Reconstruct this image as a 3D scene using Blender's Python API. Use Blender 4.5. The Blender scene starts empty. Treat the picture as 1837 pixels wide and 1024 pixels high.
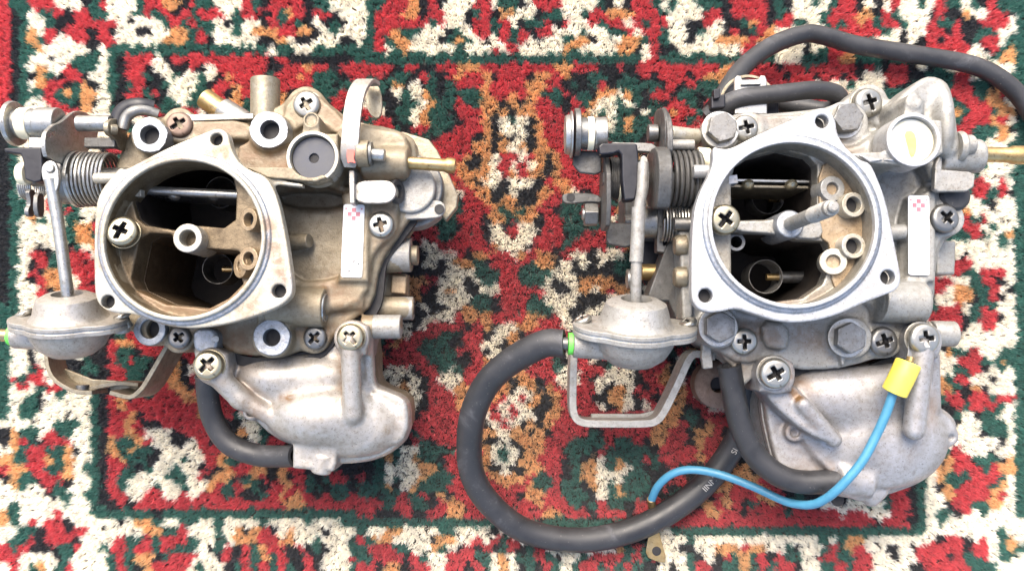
import bpy, math, random
import numpy as np
from mathutils import Vector, Matrix

random.seed(7)
rng = np.random.default_rng(11)
scene = bpy.context.scene
COL = scene.collection

# ------------------------------------------------------------------ camera, sky, sun, exposure
# everything is measured in millimetres and written to the scene in metres
CAM_H = 391.0
TILT = math.radians(3.52)
FPX = 1430.0            # focal length in photograph pixels (photo 1837 x 1024)
cam_d = bpy.data.cameras.new('camera')
cam_d.sensor_width = 36.0
cam_d.lens = FPX / 1837.0 * 36.0
cam_d.clip_start = 0.01
cam_d.clip_end = 100.0
cam = bpy.data.objects.new('camera', cam_d)
cam.location = (0, 0, CAM_H / 1000)
cam.rotation_euler = (TILT, 0, 0)
COL.objects.link(cam)
scene.camera = cam

SUN_EL, SUN_ROT = math.radians(52), math.radians(-18)
world = bpy.data.worlds.new("World")
scene.world = world
world.use_nodes = True
wn = world.node_tree
sky = wn.nodes.new('ShaderNodeTexSky')
sky.sky_type = 'NISHITA'
sky.sun_disc = False
sky.sun_elevation = SUN_EL
sky.sun_rotation = SUN_ROT
sky.air_density = 1.0
sky.dust_density = 5.0
sky.ozone_density = 0.3
bg = wn.nodes['Background']
bg.inputs['Strength'].default_value = 0.14
wn.links.new(sky.outputs['Color'], bg.inputs['Color'])
sun_d = bpy.data.lights.new('sun', 'SUN')
sun_d.energy = 1.3
sun_d.angle = math.radians(45)
sun_d.color = (1.0, 0.96, 0.90)
sun = bpy.data.objects.new('sun', sun_d)
sdir = Vector((math.sin(SUN_ROT) * math.cos(SUN_EL), math.cos(SUN_ROT) * math.cos(SUN_EL), math.sin(SUN_EL)))
sun.rotation_euler = sdir.to_track_quat('Z', 'Y').to_euler()
sun.location = sdir * 2
COL.objects.link(sun)
scene.view_settings.view_transform = 'Standard'
scene.view_settings.look = 'None'
scene.view_settings.exposure = 2.08
scene.view_settings.gamma = 1.0
scene.render.resolution_x, scene.render.resolution_y = 1024, 570

# ------------------------------------------------------------------ placing
CT, ST = math.cos(TILT), math.sin(TILT)
def ray(px, py):
    dx, dy = (px - 918.5) / FPX, -(py - 512.0) / FPX
    return np.array([dx, dy * CT + ST, dy * ST - CT])
CAMP = np.array([0.0, 0.0, CAM_H])
def P0(px, py, z):
    d = ray(px, py)
    s = (z - CAM_H) / d[2]
    return CAMP + d * s
def on_plane(px, py, o, n):
    d = ray(px, py)
    o, n = np.array(o, float), np.array(n, float)
    s = np.dot(o - CAMP, n) / np.dot(d, n)
    return CAMP + d * s
def to_px(x, y, z):            # numpy arrays ok
    zz = z - CAM_H
    ly = y * CT + zz * ST
    lz = -y * ST + zz * CT
    return 918.5 + FPX * x / (-lz), 512.0 - FPX * ly / (-lz)

class Carb:
    def __init__(s, zs): s.zs = zs; s.root = None
    def P(s, px, py, z): return P0(px, py, z * s.zs)
    def poly(s, pts, z): return [tuple(s.P(x, y, z)[:2]) for x, y in pts]
    def mm(s, z): return (CAM_H - z * s.zs) / FPX      # mm per photo pixel at height z

# ------------------------------------------------------------------ materials
def newmat(name):
    m = bpy.data.materials.new(name); m.use_nodes = True
    return m, m.node_tree, m.node_tree.nodes['Principled BSDF']

def ramp(nt, fac, stops):
    r = nt.nodes.new('ShaderNodeValToRGB')
    e = r.color_ramp.elements
    while len(e) < len(stops): e.new(0.5)
    for i, (p, c) in enumerate(stops):
        e[i].position = p
        e[i].color = (*c, 1) if len(c) == 3 else c
    nt.links.new(fac, r.inputs['Fac'])
    return r

def noise(nt, co, scale, detail=5, rough=0.6, dist=0.0):
    n = nt.nodes.new('ShaderNodeTexNoise')
    n.inputs['Scale'].default_value = scale
    n.inputs['Detail'].default_value = detail
    n.inputs['Roughness'].default_value = rough
    n.inputs['Distortion'].default_value = dist
    nt.links.new(co, n.inputs['Vector'])
    return n

MD = 0.56
def cast_metal(name, base, stain, light, metallic=0.55, rough=0.42, stain_at=0.55, bump=0.3, grain=1700, specks=True):
    """old cast zinc: large stains, fine specks of dirt, a grainy skin"""
    m, nt, b = newmat(name)
    co = nt.nodes.new('ShaderNodeTexCoord').outputs['Object']
    base, stain, light = [tuple(v * MD for v in q) for q in (base, stain, light)]
    n1 = noise(nt, co, 80, 8, 0.72, 0.4)
    r1 = ramp(nt, n1.outputs['Fac'], [(0.30, light), (0.50, base), (stain_at + 0.03, base), (stain_at + 0.22, stain)])
    n2 = noise(nt, co, 420, 4, 0.7)
    r2 = ramp(nt, n2.outputs['Fac'], [(0.34, (0.74, 0.70, 0.64)), (0.52, (1, 1, 1)), (1.0, (1.12, 1.12, 1.12))])
    mx = nt.nodes.new('ShaderNodeMix'); mx.data_type = 'RGBA'; mx.blend_type = 'MULTIPLY'
    mx.inputs['Factor'].default_value = 0.8 if specks else 0.3
    nt.links.new(r1.outputs['Color'], mx.inputs[6]); nt.links.new(r2.outputs['Color'], mx.inputs[7])
    n4 = noise(nt, co, 1500, 2, 0.5)
    r4 = ramp(nt, n4.outputs['Fac'], [(0.30, (0.35, 0.3, 0.25)), (0.37, (1, 1, 1))])
    mx2 = nt.nodes.new('ShaderNodeMix'); mx2.data_type = 'RGBA'; mx2.blend_type = 'MULTIPLY'
    mx2.inputs['Factor'].default_value = 0.75 if specks else 0.2
    nt.links.new(mx.outputs[2], mx2.inputs[6]); nt.links.new(r4.outputs['Color'], mx2.inputs[7])
    # dried fuel and rust runs, painted per vertex where the casting has them, plus the float pocket's shadow
    at = nt.nodes.new('ShaderNodeAttribute'); at.attribute_name = 'stain'
    n6 = noise(nt, co, 170, 5, 0.7, 0.8)
    r6 = ramp(nt, n6.outputs['Fac'], [(0.36, (0.25,) * 3), (0.58, (1.3,) * 3)])
    mm = nt.nodes.new('ShaderNodeMath'); mm.operation = 'MULTIPLY'; mm.use_clamp = True
    nt.links.new(at.outputs['Fac'], mm.inputs[0]); nt.links.new(r6.outputs['Color'], mm.inputs[1])
    mx3 = nt.nodes.new('ShaderNodeMix'); mx3.data_type = 'RGBA'
    nt.links.new(mm.outputs[0], mx3.inputs['Factor']); nt.links.new(mx2.outputs[2], mx3.inputs[6])
    mx3.inputs[7].default_value = (0.115, 0.062, 0.026, 1)
    nt.links.new(mx3.outputs[2], b.inputs['Base Color'])
    ml = nt.nodes.new('ShaderNodeMath'); ml.operation = 'MULTIPLY_ADD'; ml.inputs[1].default_value = -0.8 * metallic; ml.inputs[2].default_value = metallic
    nt.links.new(mm.outputs[0], ml.inputs[0]); nt.links.new(ml.outputs[0], b.inputs['Metallic'])
    r3 = ramp(nt, n1.outputs['Fac'], [(0.35, (rough - .07,) * 3), (0.7, (rough + .22,) * 3)])
    nt.links.new(r3.outputs['Color'], b.inputs['Roughness'])
    n3 = noise(nt, co, grain, 3, 0.6)
    n5 = noise(nt, co, 260, 3, 0.5)
    ad = nt.nodes.new('ShaderNodeMath'); ad.operation = 'MULTIPLY_ADD'; ad.inputs[1].default_value = 2.2
    nt.links.new(n5.outputs['Fac'], ad.inputs[0]); nt.links.new(n3.outputs['Fac'], ad.inputs[2])
    bp = nt.nodes.new('ShaderNodeBump')
    bp.inputs['Strength'].default_value = bump
    bp.inputs['Distance'].default_value = 0.0004
    nt.links.new(ad.outputs[0], bp.inputs['Height'])
    nt.links.new(bp.outputs['Normal'], b.inputs['Normal'])
    return m

def simple(name, color, rough=0.5, metallic=0.0, var=0.25, bump=0.1, scale=300, spec=0.5):
    m, nt, b = newmat(name)
    co = nt.nodes.new('ShaderNodeTexCoord').outputs['Object']
    n1 = noise(nt, co, scale, 5, 0.65)
    lo = tuple(c * (1 - var) for c in color); hi = tuple(min(1, c * (1 + var)) for c in color)
    r1 = ramp(nt, n1.outputs['Fac'], [(0.3, lo), (0.7, hi)])
    nt.links.new(r1.outputs['Color'], b.inputs['Base Color'])
    b.inputs['Metallic'].default_value = metallic
    b.inputs['Specular IOR Level'].default_value = spec
    r3 = ramp(nt, n1.outputs['Fac'], [(0.35, (max(0.05, rough - .08),) * 3), (0.7, (min(1, rough + .12),) * 3)])
    nt.links.new(r3.outputs['Color'], b.inputs['Roughness'])
    if bump:
        bp = nt.nodes.new('ShaderNodeBump'); bp.inputs['Strength'].default_value = bump
        bp.inputs['Distance'].default_value = 0.0003
        nt.links.new(n1.outputs['Fac'], bp.inputs['Height']); nt.links.new(bp.outputs['Normal'], b.inputs['Normal'])
    return m

def rubber(name, color=(0.015, 0.015, 0.016)):
    m, nt, b = newmat(name)
    co = nt.nodes.new('ShaderNodeTexCoord').outputs['Object']
    n1 = noise(nt, co, 60, 6, 0.7, 0.5)
    n2 = noise(nt, co, 1100, 2, 0.5)
    r1 = ramp(nt, n1.outputs['Fac'], [(0.35, color), (0.58, tuple(c * 1.6 for c in color)), (0.75, tuple(c * 4.5 for c in color))])
    r2 = ramp(nt, n2.outputs['Fac'], [(0.70, (0, 0, 0)), (0.76, (0.12, 0.11, 0.09))])
    mx = nt.nodes.new('ShaderNodeMix'); mx.data_type = 'RGBA'; mx.blend_type = 'ADD'
    mx.inputs['Factor'].default_value = 0.8
    nt.links.new(r1.outputs['Color'], mx.inputs[6]); nt.links.new(r2.outputs['Color'], mx.inputs[7])
    nt.links.new(mx.outputs[2], b.inputs['Base Color'])
    b.inputs['Specular IOR Level'].default_value = 0.32
    r3 = ramp(nt, n1.outputs['Fac'], [(0.35, (0.36,) * 3), (0.7, (0.66,) * 3)])
    nt.links.new(r3.outputs['Color'], b.inputs['Roughness'])
    bp = nt.nodes.new('ShaderNodeBump'); bp.inputs['Strength'].default_value = 0.12
    bp.inputs['Distance'].default_value = 0.0003
    nt.links.new(noise(nt, co, 500, 4, 0.6).outputs['Fac'], bp.inputs['Height'])
    nt.links.new(bp.outputs['Normal'], b.inputs['Normal'])
    return m

M = {}
M['castA'] = cast_metal('gold tinged cast zinc', (0.30, 0.245, 0.160), (0.14, 0.098, 0.055), (0.38, 0.325, 0.235), 0.32, 0.46)
M['faceA'] = cast_metal('machined flange tan', (0.58, 0.53, 0.42), (0.36, 0.28, 0.17), (0.60, 0.60, 0.58), 0.45, 0.40, bump=0.12)
M['bevel'] = cast_metal('machined bevel blue grey', (0.36, 0.38, 0.41), (0.20, 0.19, 0.18), (0.50, 0.53, 0.57), 0.75, 0.34, bump=0.3)
M['cutA'] = cast_metal('sawn bluish zinc', (0.46, 0.48, 0.50), (0.30, 0.29, 0.27), (0.62, 0.65, 0.69), 0.75, 0.38, bump=0.5)
M['coverA'] = cast_metal('silver cover metal', (0.48, 0.445, 0.395), (0.27, 0.19, 0.11), (0.57, 0.545, 0.505), 0.55, 0.40, 0.56, bump=0.15)
M['castB'] = cast_metal('grey cast zinc', (0.37, 0.36, 0.325), (0.22, 0.19, 0.14), (0.47, 0.465, 0.44), 0.35, 0.45, 0.56)
M['faceB'] = cast_metal('machined flange silver', (0.58, 0.58, 0.575), (0.36, 0.355, 0.35), (0.66, 0.665, 0.68), 0.5, 0.40, bump=0.12)
M['coverB'] = cast_metal('grey silver cover metal', (0.42, 0.405, 0.395), (0.25, 0.20, 0.155), (0.55, 0.54, 0.54), 0.5, 0.42, 0.56, bump=0.18)
M['zinc'] = cast_metal('zinc plated steel', (0.55, 0.54, 0.50), (0.36, 0.33, 0.28), (0.68, 0.68, 0.68), 0.85, 0.3, 0.6, bump=0.06)
M['steel'] = cast_metal('dull grey steel', (0.25, 0.246, 0.235), (0.13, 0.12, 0.10), (0.36, 0.36, 0.35), 0.8, 0.36, bump=0.15)
M['dust'] = cast_metal('dusty grey zinc', (0.40, 0.385, 0.35), (0.22, 0.20, 0.17), (0.50, 0.49, 0.46), 0.45, 0.5, 0.58, bump=0.4)
M['olive'] = cast_metal('brown stained steel', (0.36, 0.31, 0.22), (0.16, 0.12, 0.08), (0.46, 0.42, 0.33), 0.65, 0.4)
M['darksteel'] = cast_metal('dusty dark steel', (0.115, 0.112, 0.105), (0.06, 0.055, 0.05), (0.18, 0.176, 0.168), 0.5, 0.5, bump=0.35)
M['throatA'] = cast_metal('fuel stained shaded throat', (0.20, 0.145, 0.08), (0.09, 0.06, 0.03), (0.27, 0.205, 0.12), 0.45, 0.45, 0.50)  # stain brown, deepened to carry the shadow on the throat walls
M['throatB'] = cast_metal('lightly stained throat', (0.36, 0.33, 0.27), (0.22, 0.18, 0.12), (0.44, 0.42, 0.36), 0.5, 0.42)
M['brass'] = cast_metal('aged brass', (0.62, 0.43, 0.19), (0.34, 0.22, 0.10), (0.75, 0.58, 0.33), 0.9, 0.3, bump=0.06)
M['screw'] = cast_metal('screw steel', (0.50, 0.48, 0.42), (0.28, 0.24, 0.18), (0.64, 0.62, 0.58), 0.85, 0.3, bump=0.1)
M['screwgold'] = cast_metal('gold passivated screw', (0.52, 0.45, 0.30), (0.28, 0.21, 0.12), (0.66, 0.62, 0.50), 0.85, 0.27, bump=0.08)
M['rust'] = cast_metal('rusty screw', (0.24, 0.16, 0.12), (0.12, 0.07, 0.05), (0.33, 0.25, 0.2), 0.5, 0.5)
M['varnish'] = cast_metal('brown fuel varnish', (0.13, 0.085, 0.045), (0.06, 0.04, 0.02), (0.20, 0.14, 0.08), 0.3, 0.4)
M['grime_shade'] = simple('black grime and hole shade', (0.006, 0.005, 0.005), 0.75, 0, 0.4)  # black painted for shade down holes and recesses; also gaskets, dirt and scuffs
M['soot_shade'] = simple('carbon stained shaded bore', (0.018, 0.014, 0.011), 0.6, 0.0, 0.5, 0.2, 120, 0.25)  # near-black mixes carbon stain with the shade of a deep bore
M['tan'] = cast_metal('fuel stained tan', (0.40, 0.29, 0.17), (0.22, 0.14, 0.07), (0.50, 0.40, 0.28), 0.4, 0.42)
M['rubber'] = rubber('black rubber hose')
M['blackplastic'] = simple('black plastic', (0.008, 0.008, 0.011), 0.36, 0, 0.3, 0.08, 300, 0.28)
M['greyrubber'] = simple('grey rubber disc', (0.028, 0.030, 0.038), 0.55, 0, 0.35, 0.15)
M['sticker'] = simple('white sticker', (0.55, 0.54, 0.54), 0.5, 0, 0.04, 0.0)
M['pink'] = simple('pink print', (0.40, 0.12, 0.14), 0.5, 0, 0.15, 0.0, 900)
M['redpaint'] = simple('red paint dab', (0.42, 0.06, 0.04), 0.5, 0, 0.35, 0.1, 900)
M['cream'] = simple('cream nylon washer', (0.66, 0.60, 0.42), 0.5, 0, 0.1, 0.03)
M['green'] = simple('bright green ring', (0.09, 0.46, 0.05), 0.5, 0, 0.05, 0.0)
M['blue'] = simple('blue wire sheath', (0.035, 0.15, 0.235), 0.5, 0, 0.12, 0.03)
M['yellow'] = simple('yellow sleeve', (0.52, 0.42, 0.055), 0.4, 0, 0.06, 0.03)
M['ink'] = simple('white hose print', (0.30, 0.28, 0.25), 0.7, 0, 0.2, 0.0)

def cap_mat():
    m, nt, b = newmat('cream sealing cap')
    co = nt.nodes.new('ShaderNodeTexCoord').outputs['Object']
    r = ramp(nt, noise(nt, co, 120, 4, .6).outputs['Fac'], [(0.40, (0.46, 0.45, 0.39)), (0.66, (0.46, 0.42, 0.28))])
    nt.links.new(r.outputs['Color'], b.inputs['Base Color']); b.inputs['Roughness'].default_value = 0.5
    return m
M['cap'] = cap_mat()

# ------------------------------------------------------------------ mesh helpers
def empty(name, loc_mm):
    o = bpy.data.objects.new(name, None)
    o.location = [v / 1000 for v in loc_mm]
    o.empty_display_size = 0.01
    COL.objects.link(o)
    return o

def wloc(o):
    v = Vector((0, 0, 0))
    while o is not None:
        v += o.location; o = o.parent
    return v

def mk(name, verts, faces, mat, parent=None, bevel=0.0, smooth=True, seg=2, angle=35, label=None):
    me = bpy.data.meshes.new(name)
    off = np.array(wloc(parent)) if parent is not None else np.zeros(3)
    v = np.asarray(verts, float) / 1000 - off
    me.from_pydata(v.tolist(), [], [list(f) for f in faces])
    me.validate()
    return fin(me, name, mat, parent, bevel, smooth, seg, angle, label)

def fin(me, name, mat, parent, bevel=0.0, smooth=True, seg=2, angle=35, label=None):
    if isinstance(mat, (list, tuple)):
        for m in mat: me.materials.append(m)
    else:
        me.materials.append(mat)
    o = bpy.data.objects.new(name, me)
    COL.objects.link(o)
    if parent is not None: o.parent = parent
    if smooth:
        me.shade_smooth()
        if not bevel: me.set_sharp_from_angle(angle=math.radians(angle))
    if bevel:
        b = o.modifiers.new('bevel', 'BEVEL'); b.width = bevel / 1000; b.segments = seg
        b.limit_method = 'ANGLE'; b.angle_limit = math.radians(angle); b.harden_normals = True
    if label: o['label'] = label
    return o

def frame(o, z, x=None):
    z = np.array(z, float); z /= np.linalg.norm(z)
    if x is None: x = (0, 0, 1) if abs(z[2]) < 0.9 else (1, 0, 0)
    x = np.array(x, float); x = x - z * np.dot(x, z); x /= np.linalg.norm(x)
    return (np.array(o, float), x, np.cross(z, x), z)
def FP(f, a, b, c): return f[0] + f[1] * a + f[2] * b + f[3] * c

def smoothpoly(p, n=2):
    p = [np.array(q, float) for q in p]
    for _ in range(n):
        q = []
        for i in range(len(p)):
            a, b = p[i], p[(i + 1) % len(p)]
            q += [a * 0.75 + b * 0.25, a * 0.25 + b * 0.75]
        p = q
    return p
def area2(p): return sum(p[i][0] * p[(i + 1) % len(p)][1] - p[(i + 1) % len(p)][0] * p[i][1] for i in range(len(p)))

def prism(poly, t0, t1, fr=None):
    """closed prism of a simple polygon"""
    if area2(poly) < 0: poly = poly[::-1]
    if fr is None: fr = (np.zeros(3), np.array([1., 0, 0]), np.array([0, 1., 0]), np.array([0, 0, 1.]))
    n = len(poly)
    v = [FP(fr, p[0], p[1], t0) for p in poly] + [FP(fr, p[0], p[1], t1) for p in poly]
    f = [tuple(range(n - 1, -1, -1)), tuple(range(n, 2 * n))]
    for i in range(n):
        j = (i + 1) % n
        f.append((i, j, n + j, n + i))
    return v, f

def ringprism(outer, inner, t0, t1, fr=None):
    """annular prism; outer and inner have the same number of points"""
    if fr is None: fr = (np.zeros(3), np.array([1., 0, 0]), np.array([0, 1., 0]), np.array([0, 0, 1.]))
    n = len(outer)
    v = []
    for pts, t in ((outer, t0), (outer, t1), (inner, t1), (inner, t0)):
        v += [FP(fr, p[0], p[1], t) for p in pts]
    f = []
    for r in range(4):
        a, b = r * n, ((r + 1) % 4) * n
        for i in range(n):
            j = (i + 1) % n
            f.append((a + i, a + j, b + j, b + i))
    return v, f

def lathe(o, axis, prof, n=40, closed=False):
    """prof = [(r, t)], start/end at r=0 for closed solids; closed=True loops the profile (a ring)"""
    fr = frame(o, axis)
    v, f = [], []
    idx = []
    for r, t in prof:
        if r < 1e-6:
            idx.append([len(v)] * n); v.append(FP(fr, 0, 0, t))
        else:
            idx.append([len(v) + i for i in range(n)])
            for i in range(n):
                a = 2 * math.pi * i / n
                v.append(FP(fr, r * math.cos(a), r * math.sin(a), t))
    m = len(prof)
    for k in range(m if closed else m - 1):
        A, B = idx[k], idx[(k + 1) % m]
        for i in range(n):
            j = (i + 1) % n
            q = [A[i], A[j], B[j], B[i]]
            q2 = []
            for x in q:
                if x not in q2: q2.append(x)
            if len(q2) > 2: f.append(tuple(q2))
    return v, f

def cyl(p, q, r, n=32, r2=None):
    p, q = np.array(p, float), np.array(q, float)
    L = np.linalg.norm(q - p)
    if r2 is None: r2 = r
    return lathe(p, q - p, [(0, 0), (r, 0), (r2, L), (0, L)], n)
def pipe(p, q, r, ri, n=32, r2=None, ri2=None):
    p, q = np.array(p, float), np.array(q, float)
    L = np.linalg.norm(q - p)
    r2 = r2 or r; ri2 = ri2 or ri
    return lathe(p, q - p, [(r, 0), (r2, L), (ri2, L), (ri, 0)], n, True)

def catmull(pts, per=8):
    pts = [np.array(p, float) for p in pts]
    P_ = [2 * pts[0] - pts[1]] + pts + [2 * pts[-1] - pts[-2]]
    out = []
    for i in range(1, len(P_) - 2):
        a, b, c, d = P_[i - 1:i + 3]
        for k in range(per):
            t = k / per
            out.append(0.5 * (2 * b + (c - a) * t + (2 * a - 5 * b + 4 * c - d) * t * t + (3 * b - a - 3 * c + d) * t ** 3))
    out.append(pts[-1])
    return out

def sweep(path, r, n=16, flat=1.0, inner=None, closed_ends=True):
    """tube along a polyline with parallel transport frames. inner = bore radius (open ended hose)"""
    path = [np.array(p, float) for p in path]
    m = len(path)
    rr = r if hasattr(r, '__len__') else [r] * m
    T = []
    for i in range(m):
        t = path[min(i + 1, m - 1)] - path[max(i - 1, 0)]
        T.append(t / np.linalg.norm(t))
    up = np.array([0, 0, 1.]) if abs(T[0][2]) < 0.9 else np.array([1., 0, 0])
    N = up - T[0] * np.dot(up, T[0]); N /= np.linalg.norm(N)
    v, f = [], []
    def ring(c, N_, B_, rad):
        return [c + (N_ * math.cos(a) * flat + B_ * math.sin(a)) * rad for a in [2 * math.pi * k / n for k in range(n)]]
    Fr = []
    for i in range(m):
        N = N - T[i] * np.dot(N, T[i]); N /= np.linalg.norm(N)
        Fr.append((N.copy(), np.cross(T[i], N)))
    for i in range(m): v += ring(path[i], *Fr[i], rr[i])
    for i in range(m - 1):
        for k in range(n):
            l = (k + 1) % n
            f.append((i * n + k, i * n + l, (i + 1) * n + l, (i + 1) * n + k))
    if inner:
        for e, i, i2 in ((0, 0, 1), (1, m - 1, m - 2)):
            base = len(v)
            v += ring(path[i], *Fr[i], inner)
            d = 6 if m > 8 else 1
            i3 = 0 + d if e == 0 else m - 1 - d
            v += ring(path[i3], *Fr[i3], inner)
            v.append(path[i3])
            for k in range(n):
                l = (k + 1) % n
                o0 = i * n
                q = (o0 + k, base + k, base + l, o0 + l)
                f.append(q if e == 0 else q[::-1])
                q = (base + k, base + n + k, base + n + l, base + l)
                f.append(q if e == 0 else q[::-1])
                q = (base + n + k, base + 2 * n, base + n + l)
                f.append(q if e == 0 else q[::-1])
    else:
        f.append(tuple(range(n - 1, -1, -1))); f.append(tuple((m - 1) * n + k for k in range(n)))
    return v, f

def helix(o, axis, R, wire, L, turns, n=8, per=26, dish=0.0, phase=0.0):
    fr = frame(o, axis)
    pts = []
    N = int(turns * per)
    for i in range(N + 1):
        a = 2 * math.pi * i / per + phase
        t = L * i / N
        rr = R - dish * (i / N)
        pts.append(FP(fr, rr * math.cos(a), rr * math.sin(a), t))
    return sweep(pts, wire, n)

def join(*vf):
    V, F = [], []
    for v, f in vf:
        b = len(V); V += list(v); F += [tuple(i + b for i in q) for q in f]
    return V, F

# ------------------------------------------------------------------ rounded castings (distance field -> mesh)
def polysdf(poly, X, Y):
    d = np.full(X.shape, 1e9, np.float32); ins = np.zeros(X.shape, bool)
    n = len(poly)
    for i in range(n):
        ax, ay = poly[i]; bx, by = poly[(i + 1) % n]
        ex, ey = bx - ax, by - ay
        wx, wy = X - ax, Y - ay
        t = np.clip((wx * ex + wy * ey) / (ex * ex + ey * ey + 1e-12), 0, 1)
        d = np.minimum(d, (wx - ex * t) ** 2 + (wy - ey * t) ** 2)
        if ay != by:
            c = ((ay > Y) != (by > Y)) & (X < ex * (Y - ay) / (by - ay) + ax)
            ins ^= c
    d = np.sqrt(d)
    return np.where(ins, -d, d).astype(np.float32)

class SDF:
    def __init__(s, lo, hi, h):
        s.lo = np.array(lo, float); s.h = h
        s.n = np.ceil((np.array(hi) - s.lo) / h).astype(int) + 1
        s.D = np.full(s.n, 6.0, np.float32)
    def blk(s, lo, hi, m):
        a = np.clip(np.floor((np.array(lo) - m - s.lo) / s.h).astype(int), 0, s.n - 1)
        b = np.clip(np.ceil((np.array(hi) + m - s.lo) / s.h).astype(int) + 1, 1, s.n)
        sl = tuple(slice(a[i], max(b[i], a[i] + 1)) for i in range(3))
        ax = [(s.lo[i] + s.h * np.arange(sl[i].start, sl[i].stop)).astype(np.float32) for i in range(3)]
        return sl, ax
    def put(s, sl, d, k, sub):
        D = s.D[sl]
        if sub: d = -d
        if k <= 0:
            s.D[sl] = np.maximum(D, d) if sub else np.minimum(D, d); return
        if sub:
            h = np.maximum(k - np.abs(D - d), 0) / k
            s.D[sl] = np.maximum(D, d) + h * h * k * 0.25
        else:
            h = np.maximum(k - np.abs(D - d), 0) / k
            s.D[sl] = np.minimum(D, d) - h * h * k * 0.25
    def prism(s, poly, z0, z1, r=0.8, k=1.5, sub=False):
        p = np.array(poly, float)
        sl, (x, y, z) = s.blk((p[:, 0].min(), p[:, 1].min(), z0), (p[:, 0].max(), p[:, 1].max(), z1), k + 2)
        X, Y = np.meshgrid(x, y, indexing='ij')
        a = (polysdf([tuple(q) for q in p], X, Y) + r)[:, :, None]
        b = (np.abs(z - (z0 + z1) / 2) - (z1 - z0) / 2 + r)[None, None, :]
        d = np.minimum(np.maximum(a, b), 0) + np.sqrt(np.maximum(a, 0) ** 2 + np.maximum(b, 0) ** 2) - r
        s.put(sl, d, k, sub)
    def cyl(s, p, q, r, rd=0.6, k=1.5, sub=False, r2=None):
        p, q = np.array(p, float), np.array(q, float)
        r2 = r if r2 is None else r2
        L = np.linalg.norm(q - p); u = (q - p) / L; R = max(r, r2)
        sl, (x, y, z) = s.blk(np.minimum(p, q) - R, np.maximum(p, q) + R, k + 2)
        X, Y, Z = x[:, None, None] - p[0], y[None, :, None] - p[1], z[None, None, :] - p[2]
        t = X * u[0] + Y * u[1] + Z * u[2]
        rad = np.sqrt(np.maximum(X * X + Y * Y + Z * Z - t * t, 0))
        rl = r + (r2 - r) * np.clip(t / L, 0, 1)
        a = rad - rl + rd
        b = np.abs(t - L / 2) - L / 2 + rd
        d = np.minimum(np.maximum(a, b), 0) + np.sqrt(np.maximum(a, 0) ** 2 + np.maximum(b, 0) ** 2) - rd
        s.put(sl, d.astype(np.float32), k, sub)
    def cap(s, p, q, r, r2=None, k=2.0, sub=False):
        p, q = np.array(p, float), np.array(q, float)
        r2 = r if r2 is None else r2
        L2 = max(np.dot(q - p, q - p), 1e-9); R = max(r, r2)
        sl, (x, y, z) = s.blk(np.minimum(p, q) - R, np.maximum(p, q) + R, k + 2)
        X, Y, Z = x[:, None, None] - p[0], y[None, :, None] - p[1], z[None, None, :] - p[2]
        e = q - p
        t = np.clip((X * e[0] + Y * e[1] + Z * e[2]) / L2, 0, 1)
        d = np.sqrt((X - e[0] * t) ** 2 + (Y - e[1] * t) ** 2 + (Z - e[2] * t) ** 2) - (r + (r2 - r) * t)
        s.put(sl, d.astype(np.float32), k, sub)
    def ell(s, c, rad, k=3.0, sub=False, rot=0.0):
        c, rad = np.array(c, float), np.array(rad, float)
        R = rad.max()
        sl, (x, y, z) = s.blk(c - R, c + R, k + 2)
        X, Y, Z = x[:, None, None] - c[0], y[None, :, None] - c[1], z[None, None, :] - c[2]
        ca, sa = math.cos(rot), math.sin(rot)
        X, Y = X * ca + Y * sa, -X * sa + Y * ca
        k0 = np.sqrt((X / rad[0]) ** 2 + (Y / rad[1]) ** 2 + (Z / rad[2]) ** 2)
        k1 = np.sqrt((X / rad[0] ** 2) ** 2 + (Y / rad[1] ** 2) ** 2 + (Z / rad[2] ** 2) ** 2)
        d = k0 * (k0 - 1) / np.maximum(k1, 1e-6)
        s.put(sl, d.astype(np.float32), k, sub)
    def rough(s, amp, cell):
        """slight waviness of a sand cast skin"""
        g = rng.random((s.n / cell).astype(int) + 3).astype(np.float32) - 0.5
        idx = [np.arange(s.n[i]) / cell for i in range(3)]
        for ax in range(3):
            i0 = idx[ax].astype(int); f = (idx[ax] - i0).astype(np.float32)
            f = f * f * (3 - 2 * f)
            sh = [1, 1, 1]; sh[ax] = -1
            g = np.take(g, i0, ax) * (1 - f.reshape(sh)) + np.take(g, i0 + 1, ax) * f.reshape(sh)
        s.D += g * amp
    def arrays(s):
        D = s.D.copy()
        D[0] = D[-1] = 6; D[:, 0] = D[:, -1] = 6; D[:, :, 0] = D[:, :, -1] = 6
        S = D < 0
        n = D.shape
        acc = np.zeros((*n, 3), np.float32); cnt = np.zeros(n, np.int16)
        edges = []
        for ax in range(3):
            a = [slice(None)] * 3; b = [slice(None)] * 3
            a[ax] = slice(0, -1); b[ax] = slice(1, None)
            cr = S[tuple(a)] != S[tuple(b)]
            I = np.argwhere(cr)
            A = D[tuple(a)][cr]; B = D[tuple(b)][cr]
            t = A / (A - B)
            pos = I.astype(np.float32); pos[:, ax] += t
            o1, o2 = [i for i in range(3) if i != ax]
            for da in (0, 1):
                for db in (0, 1):
                    J = I.copy(); J[:, o1] -= da; J[:, o2] -= db
                    lin = np.ravel_multi_index(J.T, n)
                    np.add.at(cnt.reshape(-1), lin, 1)
                    for c in range(3):
                        np.add.at(acc.reshape(-1, 3)[:, c], lin, pos[:, c])
            edges.append((ax, I, S[tuple(a)][cr]))
        used = np.flatnonzero(cnt.reshape(-1))
        vid = np.full(cnt.size, -1, np.int64); vid[used] = np.arange(len(used))
        V = acc.reshape(-1, 3)[used] / cnt.reshape(-1)[used][:, None]
        V = V * s.h + s.lo
        Q = []
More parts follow.
